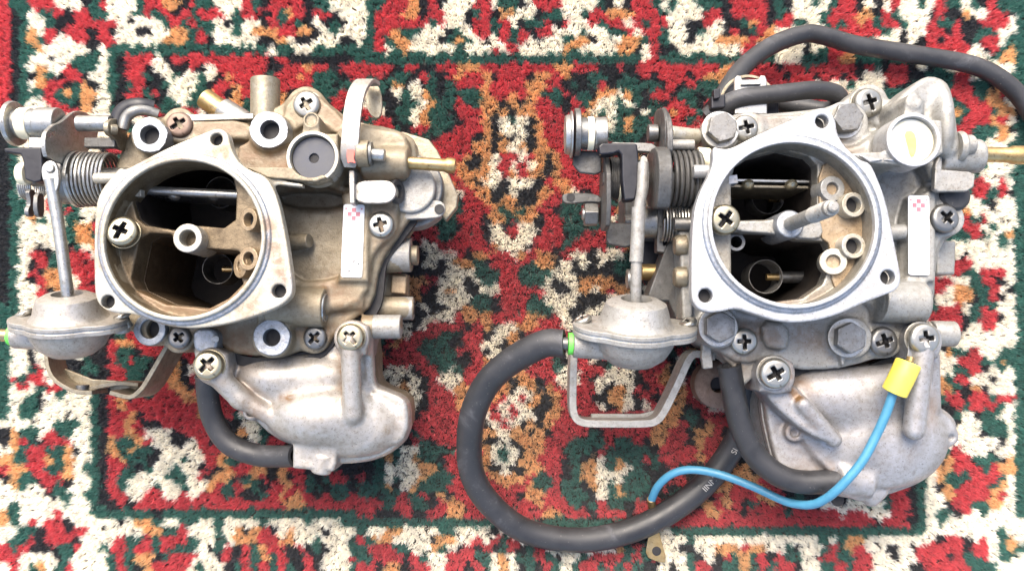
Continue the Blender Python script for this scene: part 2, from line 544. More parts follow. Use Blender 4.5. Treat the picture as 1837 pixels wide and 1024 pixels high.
        for ax, I, inside in edges:
            o1, o2 = (ax + 1) % 3, (ax + 2) % 3
            def cell(d1, d2):
                J = I.copy(); J[:, o1] -= d1; J[:, o2] -= d2
                return vid[np.ravel_multi_index(J.T, n)]
            q = np.stack([cell(1, 1), cell(0, 1), cell(0, 0), cell(1, 0)], 1)
            q[~inside] = q[~inside][:, ::-1]
            Q.append(q)
        return V, np.concatenate(Q)
    def mesh(s, name, mat, parent, label=None, matfn=None, stains=()):  # stains also take the painted shadow of the float pocket
        V, Q = s.arrays()
        off = np.array(wloc(parent)) if parent is not None else np.zeros(3)
        me = quadmesh(name, V / 1000 - off, Q)
        o = fin(me, name, mat, parent, 0, True, 2, 180, label)
        if len(stains):
            st = np.zeros(len(V), np.float32)
            for p, q, r, a in stains:
                p, q = np.array(p, float), np.array(q, float); e = q - p
                t = np.clip(((V - p) @ e) / max(np.dot(e, e), 1e-6), 0, 1)
                d = np.linalg.norm(V - p - t[:, None] * e, axis=1)
                st = np.maximum(st, a * np.clip(1.25 - d / r, 0, 1))
            at = me.attributes.new('stain', 'FLOAT', 'POINT'); at.data.foreach_set('value', st.astype(np.float32))  # holds stains and the float pocket's painted shadow
        if matfn is not None:
            c = V[Q].mean(1)
            me.polygons.foreach_set('material_index', matfn(c).astype(np.int32))
        return o

def quadmesh(name, V, Q):
    me = bpy.data.meshes.new(name)
    me.vertices.add(len(V)); me.vertices.foreach_set('co', np.ascontiguousarray(V, np.float32).reshape(-1))
    k = Q.shape[1]
    me.loops.add(Q.size); me.loops.foreach_set('vertex_index', Q.astype(np.int32).reshape(-1))
    me.polygons.add(len(Q))
    me.polygons.foreach_set('loop_start', np.arange(0, Q.size, k, dtype=np.int32))
    me.polygons.foreach_set('loop_total', np.full(len(Q), k, np.int32))
    me.update(calc_edges=True)
    return me
# ------------------------------------------------------------------ rug
# woven pattern, one letter per 16 px of the photograph: R red, G green, K charcoal, W cream, O ochre
PAT = [
(0,0,"RGGRRRWWWKGRWWWGRROO"),(1,0,"RKGWGGRKRRGGWWWGRGRK"),(2,0,"RKGWWGKKRRRRRWKWWWGR"),(3,0,"RKGOWRKRRKKRKWWKKWWO"),
(4,0,"RKGOGRWWRRKRRWWWWWOO"),(5,0,"RKGGOWWWWWKWGGGGGGGG"),(6,0,"RKGWWKWWGGGWGKRRRWKR"),(7,0,"RKGWOWWRGGGWGKRRKWWK"),
(8,0,"RKGKOGKRRKWWGKRRGKWG"),(9,0,"RKGWORRKGOKWGKGRKKGW"),(10,0,"RKGGGRGOGOOWGKRRGRKW"),(11,0,"RKGWWRRGKOKWKKORGKGG"),
(0,20,"KRGGWWWRGKRRRRKGGWWW"),(1,20,"RGRRRWGRRKRGORKRRKWW"),(2,20,"GRGGWKGWWKRGRGKWKGKW"),(3,20,"OGRGWWGWOOORROOKWGWW"),
(4,20,"OGRKWWWWWKKOWKKWWWKK"),(5,20,"GGGGGGGGGGWGGWWGGGGG"),(6,20,"RRRRRRRRRRKRKKKKKKKK"),(7,20,"KRKWRRRRRRKKRRORRKRR"),
(8,20,"WWGWKORRRKGRRORGGGKR"),(9,20,"WWGKRRORRRRRRRRGGKGG"),(10,20,"WGGORKORRROOKKKGGGRR"),(11,20,"WGGOROOGGROOKKGGKRRR"),
(0,40,"WGGRRROKRKWWWRRWGGKW"),(1,40,"WGRRROOKRRWWKGRKOOWW"),(2,40,"WGRRRRRRGRWWKRRGRWKG"),(3,40,"WGRROGGWWWKGWRRGRGRK"),
(4,40,"WGRGOOWWWKGOGWKWRGRW"),(5,40,"GGRWGOWWWWWGWWWRWRWW"),(6,40,"GGGGGGGGGGGGGGGGGGGG"),(7,40,"RRRRKRRKKRROOORRRRRR"),
(8,40,"RGRKGGKRGKRORROKRRRK"),(9,40,"WWGGOKWKGKGRRRORRRRO"),(10,40,"WWGKWGWOGKGGGGORRORO"),(11,40,"WWGKKGGWOGGRGGOOKOKO"),
(0,60,"RRRWWWWGKWKRRGWGWWGG"),(1,60,"KGGWWGRROOORRRGWWWWR"),(2,60,"GRKRWWRGRRWRGRRWWKKR"),(3,60,"RRWWWGWWGGRWRRGWWKGW"),
(4,60,"KWWGOOKWWWOOGRGWWKWW"),(5,60,"WWWOGWWWWOOKWRKKWWWW"),(6,60,"GGGGGGGGGGGGWRGGGGGG"),(7,60,"RROORRRKKRKRRRRRRRRR"),
(8,60,"OOROKKGGKKGKRKRRRKRO"),(9,60,"ORRKGKGRKGGGGGKRKRGG"),(10,60,"OGGRKGKOOWOGKRRKGGKG"),(11,60,"RRGKRGOWWGWGKGKRRGKR"),
(0,80,"GKRRRRKGKWWGWGRRKWKW"),(1,80,"RKRRRRKGRWWWGRRROOKR"),(2,80,"WKKGORKRRGKWGRGRORGR"),(3,80,"WKRKGROWWWWWWGRRRRRG"),
(4,80,"OOOOROOWWWKWWWRRRGWW"),(5,80,"WWWRRWWWWWKWGRROGGGG"),(6,80,"GGGGGGGWWWGGGROOGGGK"),(7,80,"RORRRRRKRRGRRRRRKRGK"),
(8,80,"OORRRRRRKRRKRRKRKWWR"),(9,80,"GRRRRRRRRRRWKWWGWWWK"),(10,80,"GKKKKRRRRRRRRRRWGWWG"),(11,80,"KKKKKRRRRRRRRGGWWWGG"),
(0,100,"RWWGWRGGWGKRGGG"),(1,100,"GWWWKRKKOWWRRKG"),(2,100,"RGWWRGGRKKRRRWG"),(3,100,"WKWWRRKRKKGGWWG"),
(4,100,"WKWKRKRRKGRRWGG"),(5,100,"WWKKRRRRRWKRGOG"),(6,100,"GGGWWWWWWWWGOOG"),(7,100,"RRKWKGWWWWWWWWG"),
(8,100,"RRKKGGGRRWKWWGG"),(9,100,"RKGGGKGRRGGKORG"),(10,100,"GGGGGRRRRGGORKK"),(11,100,"GGGGGGGGRRROOWW"),
(12,0,"KGWWWWRRROWWGKK"),(13,0,"KGWWWWWWWWWWWKK"),(14,0,"KGWWWWWWWWWWW"),(15,0,"KGWWWWWWWWWW"),(16,0,"KGWWWWWWWWW"),(17,0,"KGWWWWWWWW"),
(18,0,"KGWWWWWWWW"),(19,0,"KGWWWWWWWW"),(20,0,"KGWWWWWWWW"),(21,0,"KGWWWWWWWW"),(22,0,"KGGWWRWGWWWKKKK"),(23,0,"KGGWWRGRGWW"),
(24,0,"KGWOGWWGGWK"),(25,0,"KGWWWWWGOO"),(26,0,"KGWWWWWGOO"),(27,0,"KGWWKWWKGW"),(28,0,"KGWRRKGRRR"),(29,0,"KGWKRGGRRK"),
(30,0,"KGWRKOOWRR"),(31,0,"KGWKROOWWR"),(32,0,"KGWWRKOORR"),(33,0,"KGWWRGKGRR"),(34,0,"GGWWWWRGGW"),(35,0,"GGWWWWRRWW"),(36,0,"GGWWWKWWWW"),(37,0,"GWWWWWWWWW"),
(38,0,"GWWWWWWWWWWKROORRRRK"),(39,0,"GWWKWWWWWWKKRGGKRRGK"),(40,0,"GWWKWKKKKGKKRGRGGKKK"),(41,0,"GWWGRWKKKGGKRRGGKKKO"),
(42,0,"GRGRRWKKKKKKRRGGKKOO"),(43,0,"GWRWGRRGWWGKKRRKKRRO"),(44,0,"GWWGKWGWWWGKROKRGGRR"),(45,0,"GWGGKWWWWWGKRORRRGGR"),
(46,0,"GWGGWWWKWWGKRROKRKGR"),(47,0,"WWWKWWGGGWGKRRORKWKR"),(48,0,"KOGGWRGGWWGKRRORWKWW"),(49,0,"KORGKRRRWWGKOGGORGWW"),
(50,0,"WOGRRGGOKWGKOGOGGKGW"),(51,0,"OGGRROGOWWGKROGGKKWW"),(52,0,"ROORRGGOWGGKRRGKGWWG"),(53,0,"KOGGRRROWWGKRGGWWWGG"),
(54,0,"WOGWKRGKWWGKRGWWWGWW"),(55,0,"WWWWWKGGWGGKRRWWRRWW"),(56,0,"WGWWWWWGWWGKKRKRRRRR"),(57,0,"OGWWWWRWWWGGGGGGGKGG"),
(58,0,"OGWRWRRKWWWWWKWOOGWW"),(59,0,"WWGGKRRKRRWKWWWWOOGG"),(60,0,"WGGRKRRRKWWWWRGGRGRR"),(61,0,"RGRKKKGGRWWGRRGRRGRG"),
(62,0,"RRWWWWKGWWWWGRGOOKGR"),(63,0,"WRWGOWGRWWWWGRGKORRR"),
(38,16,"RRRR"),(39,16,"RRRRRRK"),(40,17,"KKOKRWW"),(41,17,"ROOKWW"),(42,17,"ROOKRWW"),(43,16,"KRROOKRR"),(44,17,"RRROORKR"),
(45,17,"RRRRROORRRRRK"),(46,17,"RRRRROOKRGWGKK"),(47,17,"KRRRRRRRKKWWGK"),(48,16,"WWWKRRRRRKOOWGK"),(49,17,"WWKKWRKRRKKWGRR"),
(50,17,"KWWWWRRROKK"),(51,20,"GWWROGGRROOOORRKKRKG"),(52,20,"WWKRKORROOKORRKKRGKK"),(53,20,"GWRKOOKGORKOKRGKGRRK"),
(54,20,"GWWORGROGKRRORGGKGGK"),(55,20,"RWRRRGRKKGRORORKRGGR"),(56,20,"RRRRRRRRRRRROORRRRRR"),(57,20,"GGGGGGGGGGGGGGGGGGGG"),
(58,20,"GGWWGWWWWGWWWWGWWWGG"),(59,20,"RWWWGWOKORKWOWWWKWWW"),(60,20,"RGWWGWOOORROOWWGWWWG"),(61,20,"GGWKGRKRGORRKRKGKWWG"),
(62,20,"RRWWKRKRGOGRKKRKWWWR"),(63,20,"RWGWWKGRGRGRGKRKWWWG"),
(12,45,"GWOGGKRRROKOKOORRRKROWGWGG"),(13,45,"GWOGGGKRROKWGWKORRRKGOOWGOGGRRRR"),(14,45,"KRRGGKRRROKWWWKORRRKKGGWGOGGRRRRR"),
(15,45,"KGGKRRRRKOKOKWKORRRKRGGGGGGKRRRR"),(16,45,"KKKRRRRROOKOWOKOORRRKRRRR"),(17,45,"KKKRRRROKOWRRWROKORRRRRRR"),
(18,45,"KKKRRROKKOWRWRWOKORRRRRR"),(19,45,"KKKKRROOOOWROROOKORRRRR"),(20,45,"KKKKROROKWWKWWWKROORRRR"),(21,45,"KKKKKKWROOKKWKKOOROWKRR"),
(22,45,"KKKKKGKRROKOOKKORRGGGKR"),(23,45,"KKKKGGGRRROGOGORRKGGRKG"),(24,45,"KKKGGGRRRKOOGOOKRRGGGKG"),(25,45,"RRRRGGKRRKWKRWWKRRGGGGR"),
(26,45,"WRRRGGRRRKWWRWWRRRKGRRR"),(27,45,"WKWWRRRRRROWWWKRRRGRRRR"),(28,45,"WKKWWWRKOORRWOROOKRWWKWWWGG"),(29,45,"KKWWKWOOGKRRRRGOOKWKWKWKGG"),
(30,45,"KKKKKWWWGGGRRGGGGWWKKKKKGG"),(31,45,"OOORWWWKWGGRRGGGWKWWOOOOKK"),(32,45,"OORKWOWKKWWRRRRRWKKWOWOROO"),(33,45,"KOKKWWWWGGKRRRGGWWWWKKKWOW"),
(34,45,"KKWKKWWOGGKRRRGGGWWKKWWKWW"),(35,45,"KKKWWWROOORRRROOKRWKWW"),(36,45,"WKWRRRRKROKWWOORRRWWWW"),(37,45,"WRRRGGKRRKWWOKRRRGRGGG"),
(38,45,"RRGGGKKRRWWKOWWRRKGGGG"),(39,40,"KOOKRRRGGGGRKRKWKOWW"),(40,40,"KRRRRRRRGGGKKROWWWWW"),(41,40,"KKKWWWKRRGWGRRRRKOOR"),
(42,40,"KKWKWKWKRWWWRRROOKOO"),(43,40,"KKKWOOWKRRWOORRWOKWO"),(44,40,"KKWWOOWKRRROOROORWRWO"),(45,40,"KKWWWWWKRRROOOORWRWO"),
(46,40,"KKWWWWKRRRRRROWRWRWW"),(47,40,"KKKKKRRRRRRRROKWRWKO"),(48,40,"KKKKGRGRRRRRRKOOWOOK"),(49,40,"KKGGGKRGKRRRROKKWKOO"),
(50,40,"KGKOGWWGGGGRRROWGWKO"),(51,40,"KKGOGWOGGKRRROOWGWOO"),(52,40,"KKGWWWWOOGRRRROKWKKO"),(53,40,"RKGWGWWOGGGRRRROOOOR"),
(54,40,"GGGOKWOGGGRRGRRRORRO"),(55,40,"GGKGGRGRKOKRRRRRRRKO"),(56,40,"RRRGRRGGKROORRRRRRRR"),(57,40,"RRKKKRKKRROORRRKKGRR"),
(58,40,"GGGGGGGGGGGGGGGGGGGG"),(59,40,"GWWOOWWWWGGWWWWKWWGG"),(60,40,"RGOOWWWWKOOWWRWRGRWR"),(61,40,"GRRRGGWWOGWKRKRKGRKG"),
(62,40,"GGRRRKRGWWRRRGGWOWGG"),(63,40,"RRKOOKRRWWRRKRGWOWKG"),
(41,60,"RRGWWRRRWWWKRROKKKKKKKKKKKKK"),(42,60,"KRWWWRKWWWWKRROOWRKKKKKKKKWW"),(43,60,"KORWRRRWKOWRKRROORWWKWKKKKWW"),
(44,60,"OKORRRKKOOWKRKKOORWRWWKKKRRW"),(45,60,"KKORRRRWKOWKWRROOKRWWWKKKRRR"),(46,60,"KOORRRRRRRRRRROOKGKRRRKKRRRR"),
(47,60,"KORRRRRRRRRRROOORGKORRKKRRKG"),(48,60,"OKRRRRGKRRRRROORRKOORKKKKWGK"),(49,60,"ORRRGGGGRGGRKOORRKORROKKKOGK"),
(50,60,"ORRGGGKRGGGGGKRRRRORROKKOOGK"),(51,60,"RRRKGKOWGOGGRGRRRRORKKKKOKGK"),(52,60,"ORRKGOOWGOWGKGKRKKKKKKOOKKKK"),
(53,60,"GGRKGOOWWWGGGKKRRKRKKOOOORKK"),(54,60,"GGRGGKOWGOGGGKRKRKKKOORRKORK"),(55,60,"ORRGGGKWGOGGKKKGGKKKRORRROOR"),
(56,60,"ORRRGKGRGGKRRRRRKKKORORKGROR"),(57,60,"ROORRRKRRRKRRKKRRRROORRKRRRR"),(58,60,"KGGGGGGGGGKKKKKRRRRRRRRRRRRR"),
(59,60,"GGGGGGGGGGGGGGWGGGGGGGGGGGGG"),(60,60,"KKKKKKKKKKKKKKWWWGWWWWWWWWWW"),(61,60,"RWWKWWWWWOGRGWWWKKWWOOOROOWW"),
(62,60,"RGKWWGRRRRGRGRWWWGKWKRGOGRKR"),(63,60,"KRGWGRRGRGRGKKWKWGRRKGGOGRGR"),
(54,88,"KKKKKRRRGG"),(55,98,"GGRRKGWWORRRRORWG"),(55,88,"KGKKRKKGWK"),(56,88,"GRGKWWKWWGWGRRKGWWKRRGGOOWG"),
(57,88,"GRRRRRWRRWWWRRKGWGGKRWGWWWG"),(58,88,"RRRRRRRRRRKRRRKGWGWWWWWWWWW"),(59,88,"GGGGGGGGGGGGGGGGWWWWWWWWGWW"),
(60,88,"WWWWGWGOOWWWWWWWWKRRKWRWGOW"),(61,88,"GKWWGRGORWWKKWKRRRRRKRRWGOG"),(62,88,"GGWWRRGGRRWWKWWRRRKRGGRWGGW"),(63,88,"RKWWGGRGRRWWWWKKRRRRRGGGWWW"),
(50,105,"GGRWWWKWWG"),(51,104,"WKORRGGGKOG"),(52,104,"WOORRRGROOG"),(53,104,"WOGGGRRRGWG"),(54,103,"GWKOGRRRGOWG"),(50,102,"KKW"),(51,102,"KG"),(52,102,"KG"),(53,102,"KG"),(54,101,"RK"),
(12,107,"OGRRGOOK"),(13,107,"GRRRORWG"),(14,107,"RRGGGOKG"),(15,107,"RRGGWOWG"),(16,107,"RGGWWWGG"),(17,107,"RGGWWWGG"),(18,107,"GWGGWWWG"),(19,107,"WWGWWWGG"),
(20,107,"GGRRWRWG"),(21,107,"GGRRGRKG"),(22,107,"KWWGKWWG"),(23,107,"KOWWKWWG"),(24,107,"WRGRWKWG"),(25,107,"GRRWGWWG"),(26,107,"GGRGWGOG"),(27,107,"WWWWWGWG"),
(28,107,"WKWWWWWG"),(29,107,"RRWWWWWG"),(30,105,"WWRGGRRRWG"),(31,105,"RRWWGRRKWG"),(32,105,"RWOOGGRWKG"),(33,105,"WWOOKGRKWG"),(34,105,"RRRWGRGWWG"),
(35,105,"RRRKGRRKWG"),(36,105,"RRRKWRRWWG"),(37,105,"GGKWWWWWWG"),(38,105,"KKWWWWWWWG"),(39,105,"WOGGRWWGGG"),(40,105,"WWRRRGGOGG"),(41,105,"WWGGRKWGWG"),
(42,105,"OGRRWWKWWG"),(43,105,"OOGKOKWWWG"),(44,105,"GRRKRRGRRG"),(45,105,"GKRGRRRGWG"),(46,105,"KKGWKGGWWG"),(47,105,"KKKWWGGGWG"),(48,105,"KKWWWKGGWG"),(49,105,"GWWWWWWKWG"),
]
def build_rug():
    NC, NR = 115, 64
    grid = np.array([list("RRGKRRWKGROKGRRKWGRO"[(r * 7) % 20:] + "RRGKRRWKGROKGRRKWGRO" * 6)[:NC] for r in range(NR)])
    for r, c, s in PAT:
        s = s[:NC - c]
        grid[r, c:c + len(s)] = list(s)
    lut = {'R': (0.66, 0.100, 0.115), 'G': (0.060, 0.195, 0.155), 'K': (0.040, 0.043, 0.050), 'W': (0.92, 0.88, 0.78), 'O': (0.78, 0.50, 0.25)}
    keys = "RGKWO"
    code = np.vectorize(keys.index)(grid)
    cols = np.array([lut[k] for k in keys], np.float32)
    root = empty('rug', (0, 0, 0))
    root['label'] = 'red, green, cream and black patterned pile rug lying under both carburettors'
    root['category'] = 'rug'
    x0, x1, y0, y1 = -292.0, 292.0, -152.0, 186.0
    # backing
    mk('backing', *prism([(x0, y0), (x1, y0), (x1, y1), (x0, y1)], -5.6, -4.0), simple('jute backing', (0.05, 0.042, 0.035), 0.9), root, smooth=False)
    sp = 1.9
    gx, gy = np.meshgrid(np.arange(x0 + 1, x1 - 1, sp), np.arange(y0 + 1, y1 - 1, sp * 1.08))
    gx = gx + (np.arange(gx.shape[0]) % 2)[:, None] * 0.3 * sp
    cx = (gx + rng.normal(0, 0.34, gx.shape)).ravel(); cy = (gy + rng.normal(0, 0.34, gy.shape)).ravel()
    N = len(cx)
    px, py = to_px(cx, cy, np.zeros(N))
    u = (px + rng.normal(0, 1.3, N)) / 16.0 - 0.0; v = (py + rng.normal(0, 1.3, N)) / 16.0
    def refl(a, n):
        a = np.abs(a); a = a % (2 * n); return np.where(a >= n, 2 * n - 1e-3 - a, a)
    # smooth the 16 px staircase: vote between neighbours with bilinear weights plus noise
    u, v = refl(u, NC), refl(v, NR)
    onehot = np.eye(5, dtype=np.float32)[code]
    fu, fv = np.clip(u - 0.5, 0, NC - 1.001), np.clip(v - 0.5, 0, NR - 1.001)
    i, j = fu.astype(int), fv.astype(int); a, b = fu - i, fv - j
    W = (onehot[j, i] * ((1 - a) * (1 - b))[:, None] + onehot[j, np.minimum(i + 1, NC - 1)] * (a * (1 - b))[:, None]
         + onehot[np.minimum(j + 1, NR - 1), i] * ((1 - a) * b)[:, None] + onehot[np.minimum(j + 1, NR - 1), np.minimum(i + 1, NC - 1)] * (a * b)[:, None])
    W = W + rng.random(W.shape) * 0.10 + np.array([0, 0, -0.02, 0.08, 0])
    k = W.argmax(1)
    tcol = cols[k] * rng.uniform(0.88, 1.12, (N, 1))
    hgt = rng.normal(0, 0.12, N) + np.where(k == 3, 0.2, 0) + np.where(k == 2, -0.25, 0)
    lean = rng.normal(0, 0.30, (N, 2)) + np.array([0.0, -0.2])
    # strands of each tuft
    B = 38
    ang = rng.uniform(0, 2 * math.pi, (N, B)); rad = np.sqrt(rng.random((N, B)))
    bx = cx[:, None] + 1.0 * rad * np.cos(ang); by = cy[:, None] + 1.0 * rad * np.sin(ang)
    stray = np.where(rng.random((N, B)) < 0.07, 1.7, 1.0)
    tx = cx[:, None] + lean[:, :1] + 1.5 * rad * np.cos(ang) * stray + rng.normal(0, .42, (N, B))
    ty = cy[:, None] + lean[:, 1:] + 1.5 * rad * np.sin(ang) * stray + rng.normal(0, .42, (N, B))
    tz = 0.35 + hgt[:, None] - 0.45 * rad ** 2 + rng.normal(0, 0.25, (N, B))
    ta = rng.uniform(0, math.pi, (N, B)); w = 0.25
    dx, dy = w * np.cos(ta), w * np.sin(ta)
    bz = np.full((N, B), -3.2)
    # one slim triangle per strand: broad at the root, a point at the tip
    Vs = np.stack([np.stack([bx - dx, by - dy, bz], -1), np.stack([bx + dx, by + dy, bz], -1), np.stack([tx, ty, tz], -1)], 2).reshape(-1, 3)
    n = N * B
    tri = np.arange(n * 3).reshape(-1, 3)
    me = quadmesh('pile', Vs / 1000, tri)
    cst = np.repeat(tcol, B, 0) * rng.uniform(0.9, 1.1, (n, 1))
    cc = np.concatenate([cst, np.ones((n, 1))], 1)
    cc = np.repeat(cc, 3, 0).astype(np.float32)
    at = me.color_attributes.new('pile_colour', 'FLOAT_COLOR', 'POINT')
    at.data.foreach_set('color', cc.reshape(-1))
    m, nt, bs = newmat('wool pile')
    a = nt.nodes.new('ShaderNodeAttribute'); a.attribute_name = 'pile_colour'
    nt.links.new(a.outputs['Color'], bs.inputs['Base Color'])
    bs.inputs['Roughness'].default_value = 0.9
    bs.inputs['Specular IOR Level'].default_value = 0.15
    bs.inputs['Sheen Weight'].default_value = 0.2
    bs.inputs['Sheen Roughness'].default_value = 0.5
    tr = nt.nodes.new('ShaderNodeBsdfTranslucent'); nt.links.new(a.outputs['Color'], tr.inputs['Color'])
    ms = nt.nodes.new('ShaderNodeMixShader'); ms.inputs['Fac'].default_value = 0.4
    nt.links.new(bs.outputs[0], ms.inputs[1]); nt.links.new(tr.outputs[0], ms.inputs[2])
    nt.links.new(ms.outputs[0], nt.nodes['Material Output'].inputs['Surface'])
    o = fin(me, 'pile', m, root, 0, False)
    o['kind'] = 'stuff'

def build_ground():
    g = mk('ground', *prism([(-3000, -3000), (3000, -3000), (3000, 3000), (-3000, 3000)], -40, -6.0),
           cast_metal('grey concrete', (0.32, 0.31, 0.29), (0.22, 0.21, 0.19), (0.38, 0.37, 0.35), 0.0, 0.8), None, smooth=False)
    g['kind'] = 'structure'

build_ground()
build_rug()
# ------------------------------------------------------------------ small hardware
def make_screw_mesh(seed=0):
    rs = random.Random(seed)
    """cross head pan screw, head radius 1 mm unit, top at z = 0, built once and scaled"""
    S = SDF((-1.35, -1.35, -2.2), (1.35, 1.35, 0.25), 0.045)
    S.cyl((0, 0, -0.75), (0, 0, -0.02), 1.0, 0.30, 0)
    S.ell((0, 0, -0.42), (1.0, 1.0, 0.45), 0.15)
    S.cyl((0, 0, -2.15), (0, 0, -0.7), 0.62, 0.05, 0.1)
    for a in (0, math.pi / 2):
        c, s = math.cos(a), math.sin(a)
        sx, sw, sh = rs.uniform(.85, 1.15), rs.uniform(.9, 1.35), rs.uniform(-.08, .08)
        for L, w, z in ((0.56 * sx, 0.125 * sw, -0.2), (0.44, 0.12 * sw, -0.45), (0.28, 0.11, -0.7)):
            S.prism([(c * x - s * y, s * x + c * y) for x, y in ((-L + sh, -w), (L + sh, -w * .8), (L + sh, w), (-L + sh, w * .85))], z - 0.12, 0.3, 0.04, 0.06, True)
    S.cyl((0, 0, -0.8), (0, 0, 0.3), 0.2, 0.02, 0.06, True)
    V, Q = S.arrays()
    c = V[Q].mean(1)
    r = np.hypot(c[:, 0], c[:, 1])
    grime_shade = (c[:, 2] < -0.12) & (r < 0.62) & (c[:, 2] > -1.2)  # recess faces coloured black for depth shade and packed dirt
    return V, Q, grime_shade
SCREW_SRC = [make_screw_mesh(k) for k in range(4)]
SCREW_N = [0]
SCREW_ME = {}
def screw(c, px, py, z, r, mat='screw', tilt=(0, 0), rot=None, washer=None, par=None, name='screw'):
    """r in millimetres"""
    par = par or c.root
    SCREW_N[0] += 1; key = (mat, SCREW_N[0] % 4)
    if key not in SCREW_ME:
        SCV, SCQ, SCG = SCREW_SRC[key[1]]
        me = quadmesh('screw', SCV / 1000, SCQ)
        me.materials.append(M[mat]); me.materials.append(M['grime_shade'])
        me.polygons.foreach_set('material_index', SCG.astype(np.int32))
        me.shade_smooth()
        SCREW_ME[key] = me
    p = c.P(px, py, z) if not hasattr(px, '__len__') else np.array(px)
    o = bpy.data.objects.new(name, SCREW_ME[key]); COL.objects.link(o); o.parent = par
    o.location = Vector(p / 1000) - wloc(par)
    o.rotation_euler = (tilt[0], tilt[1], random.uniform(0, 1.5) if rot is None else rot)
    o.scale = (r, r, r * 0.9)
    if washer:
        R = Matrix(o.rotation_euler.to_matrix())
        ax = np.array(R @ Vector((0, 0, 1)))
        q = p - ax * 0.75 * r * 0.9
        mk('washer', *lathe(q, -ax, [(r * 0.62, 0), (washer, 0), (washer + 0.15, 0.3), (washer, 1.1), (r * 0.62, 1.1)], 32, True), M['screw' if mat == 'rust' else mat], par, 0.15)
    return o

def hexbolt(c, px, py, z, r, mat='steel', par=None, rot=0.2, axis=(0, 0, 1), h=4.2, marks=3):
    par = par or c.root
    p = c.P(px, py, z); ax = np.array(axis, float) / np.linalg.norm(axis)
    f = frame(p, ax, (1, 0, 0) if abs(ax[0]) < .9 else (0, 1, 0))
    hexa = [(r * 1.08 * math.cos(rot + k * math.pi / 3), r * 1.08 * math.sin(rot + k * math.pi / 3)) for k in range(6)]
    o = mk('bolt', *prism(hexa, -h, 0, f), M[mat], par, 0.55, seg=3)
    mk('washer', *lathe(p - ax * h, -ax, [(r * .5, -.1), (r * 1.28, -.1), (r * 1.3, 0.1), (r * 1.28, 1.2), (r * .5, 1.2)], 40, True), M['zinc'], par, 0.2)
    mk('head_face', *lathe(p, ax, [(0, -.2), (r * .93, -.2), (r * .9, .1), (0, .1)], 36), M[mat], par, 0.1)
    V, F = [], []
    for k in range(marks):
        a = rot + 0.5 + k * 2.1
        q = [(0.62 * r * math.cos(a + d) + e * math.cos(a), 0.62 * r * math.sin(a + d) + e * math.sin(a)) for d, e in ((0, -.35), (0.16, -.3), (.18, .3), (0.02, .35))]
        v, ff = prism(q, 0.05, 0.26, f)
        V, F = join((V, F), (v, ff))
    if marks: mk('head_mark', V, F, M[mat], par, 0.06)
    return o

def boss(c, px, py, z, ro, ri, mat, depth=14, par=None, hole=True, name='bolt_boss', ragged=0.0, hx=0.0, hy=0.0):
    par = par or c.root
    p = c.P(px, py, z)
    n = 44
    out, inn = [], []
    ph = random.random() * 6
    for i in range(n):
        a = 2 * math.pi * i / n
        rr = ro + ragged * (math.sin(2 * a + ph) * .35 + math.sin(5 * a + 2 * ph) * .2 + random.uniform(-.25, .25))
        out.append((rr * math.cos(a), rr * math.sin(a))); inn.append((hx + ri * math.cos(a), hy + ri * math.sin(a)))
    f = frame(p, (0, 0, 1), (1, 0, 0))
    o = mk(name, *ringprism(out, inn, -depth, 0, f), M[mat], par, 0.4)
    v, ff = lathe(p + np.array([hx, hy, -min(depth, 5.0)]), (0, 0, 1), [(0, 0), (ri + .2, 0), (ri + .2, 0.6), (0, 0.6)], 24)
    mk('blind_hole_shade_or_floor', v, ff, M['grime_shade'], par)  # black disc set high in the hole to paint its dark depth
    return o

def tag_text(body, size, loc, rotz, mat, par, name, rx=0.0, ry=0.0):
    cu = bpy.data.curves.new(name, 'FONT'); cu.body = body; cu.size = size / 1000
    cu.extrude = 0.00005; cu.align_x = 'CENTER'; cu.align_y = 'CENTER'
    t = bpy.data.objects.new('tmp', cu); COL.objects.link(t)
    dg = bpy.context.evaluated_depsgraph_get()
    me = bpy.data.meshes.new_from_object(t.evaluated_get(dg))
    bpy.data.objects.remove(t)
    me.materials.clear(); me.materials.append(mat)
    o = bpy.data.objects.new(name, me); COL.objects.link(o); o.parent = par
    o.location = Vector(np.array(loc) / 1000) - wloc(par)
    o.rotation_euler = (rx, ry, rotz)
    return o

def rounded_rect(w, h, r, n=5):
    pts = []
    for cx, cy, a0 in ((w / 2 - r, h / 2 - r, 0), (-w / 2 + r, h / 2 - r, 90), (-w / 2 + r, -h / 2 + r, 180), (w / 2 - r, -h / 2 + r, 270)):
        for k in range(n + 1):
            a = math.radians(a0 + 90 * k / n)
            pts.append((cx + r * math.cos(a), cy + r * math.sin(a)))
    return pts

def sticker(c, px, py, z, wpx, hpx, rotd=0):
    m = c.mm(z); w, h = wpx * m, hpx * m
    p = c.P(px, py, z)
    a = math.radians(rotd)
    f = (p, np.array([math.cos(a), math.sin(a), 0]), np.array([-math.sin(a), math.cos(a), 0]), np.array([0, 0, 1.]))
    s = mk('sticker', *prism(rounded_rect(w, h, 1.0), 0, 0.18, f), M['sticker'], c.root, label='white rectangular sticker with small pink checks at its top')
    q = w / 5.0
    V, F = [], []
    for gx, gy in ((0, 1), (-1, 0), (1, 0), (0, -1), (-1.9, 1.3), (1.9, 1.3)):
        x, y = gx * q * 0.98, h / 2 - 4.1 + gy * q * 0.98
        k = 0.5 if abs(gx) < 1.5 else 0.18
        V, F = join((V, F), prism([(x - q * k, y - q * k), (x + q * k, y - q * k), (x + q * k, y + q * k), (x - q * k, y + q * k)], 0.19, 0.22, f))
    mk('check_print', V, F, M['pink'], s)
    return s, f

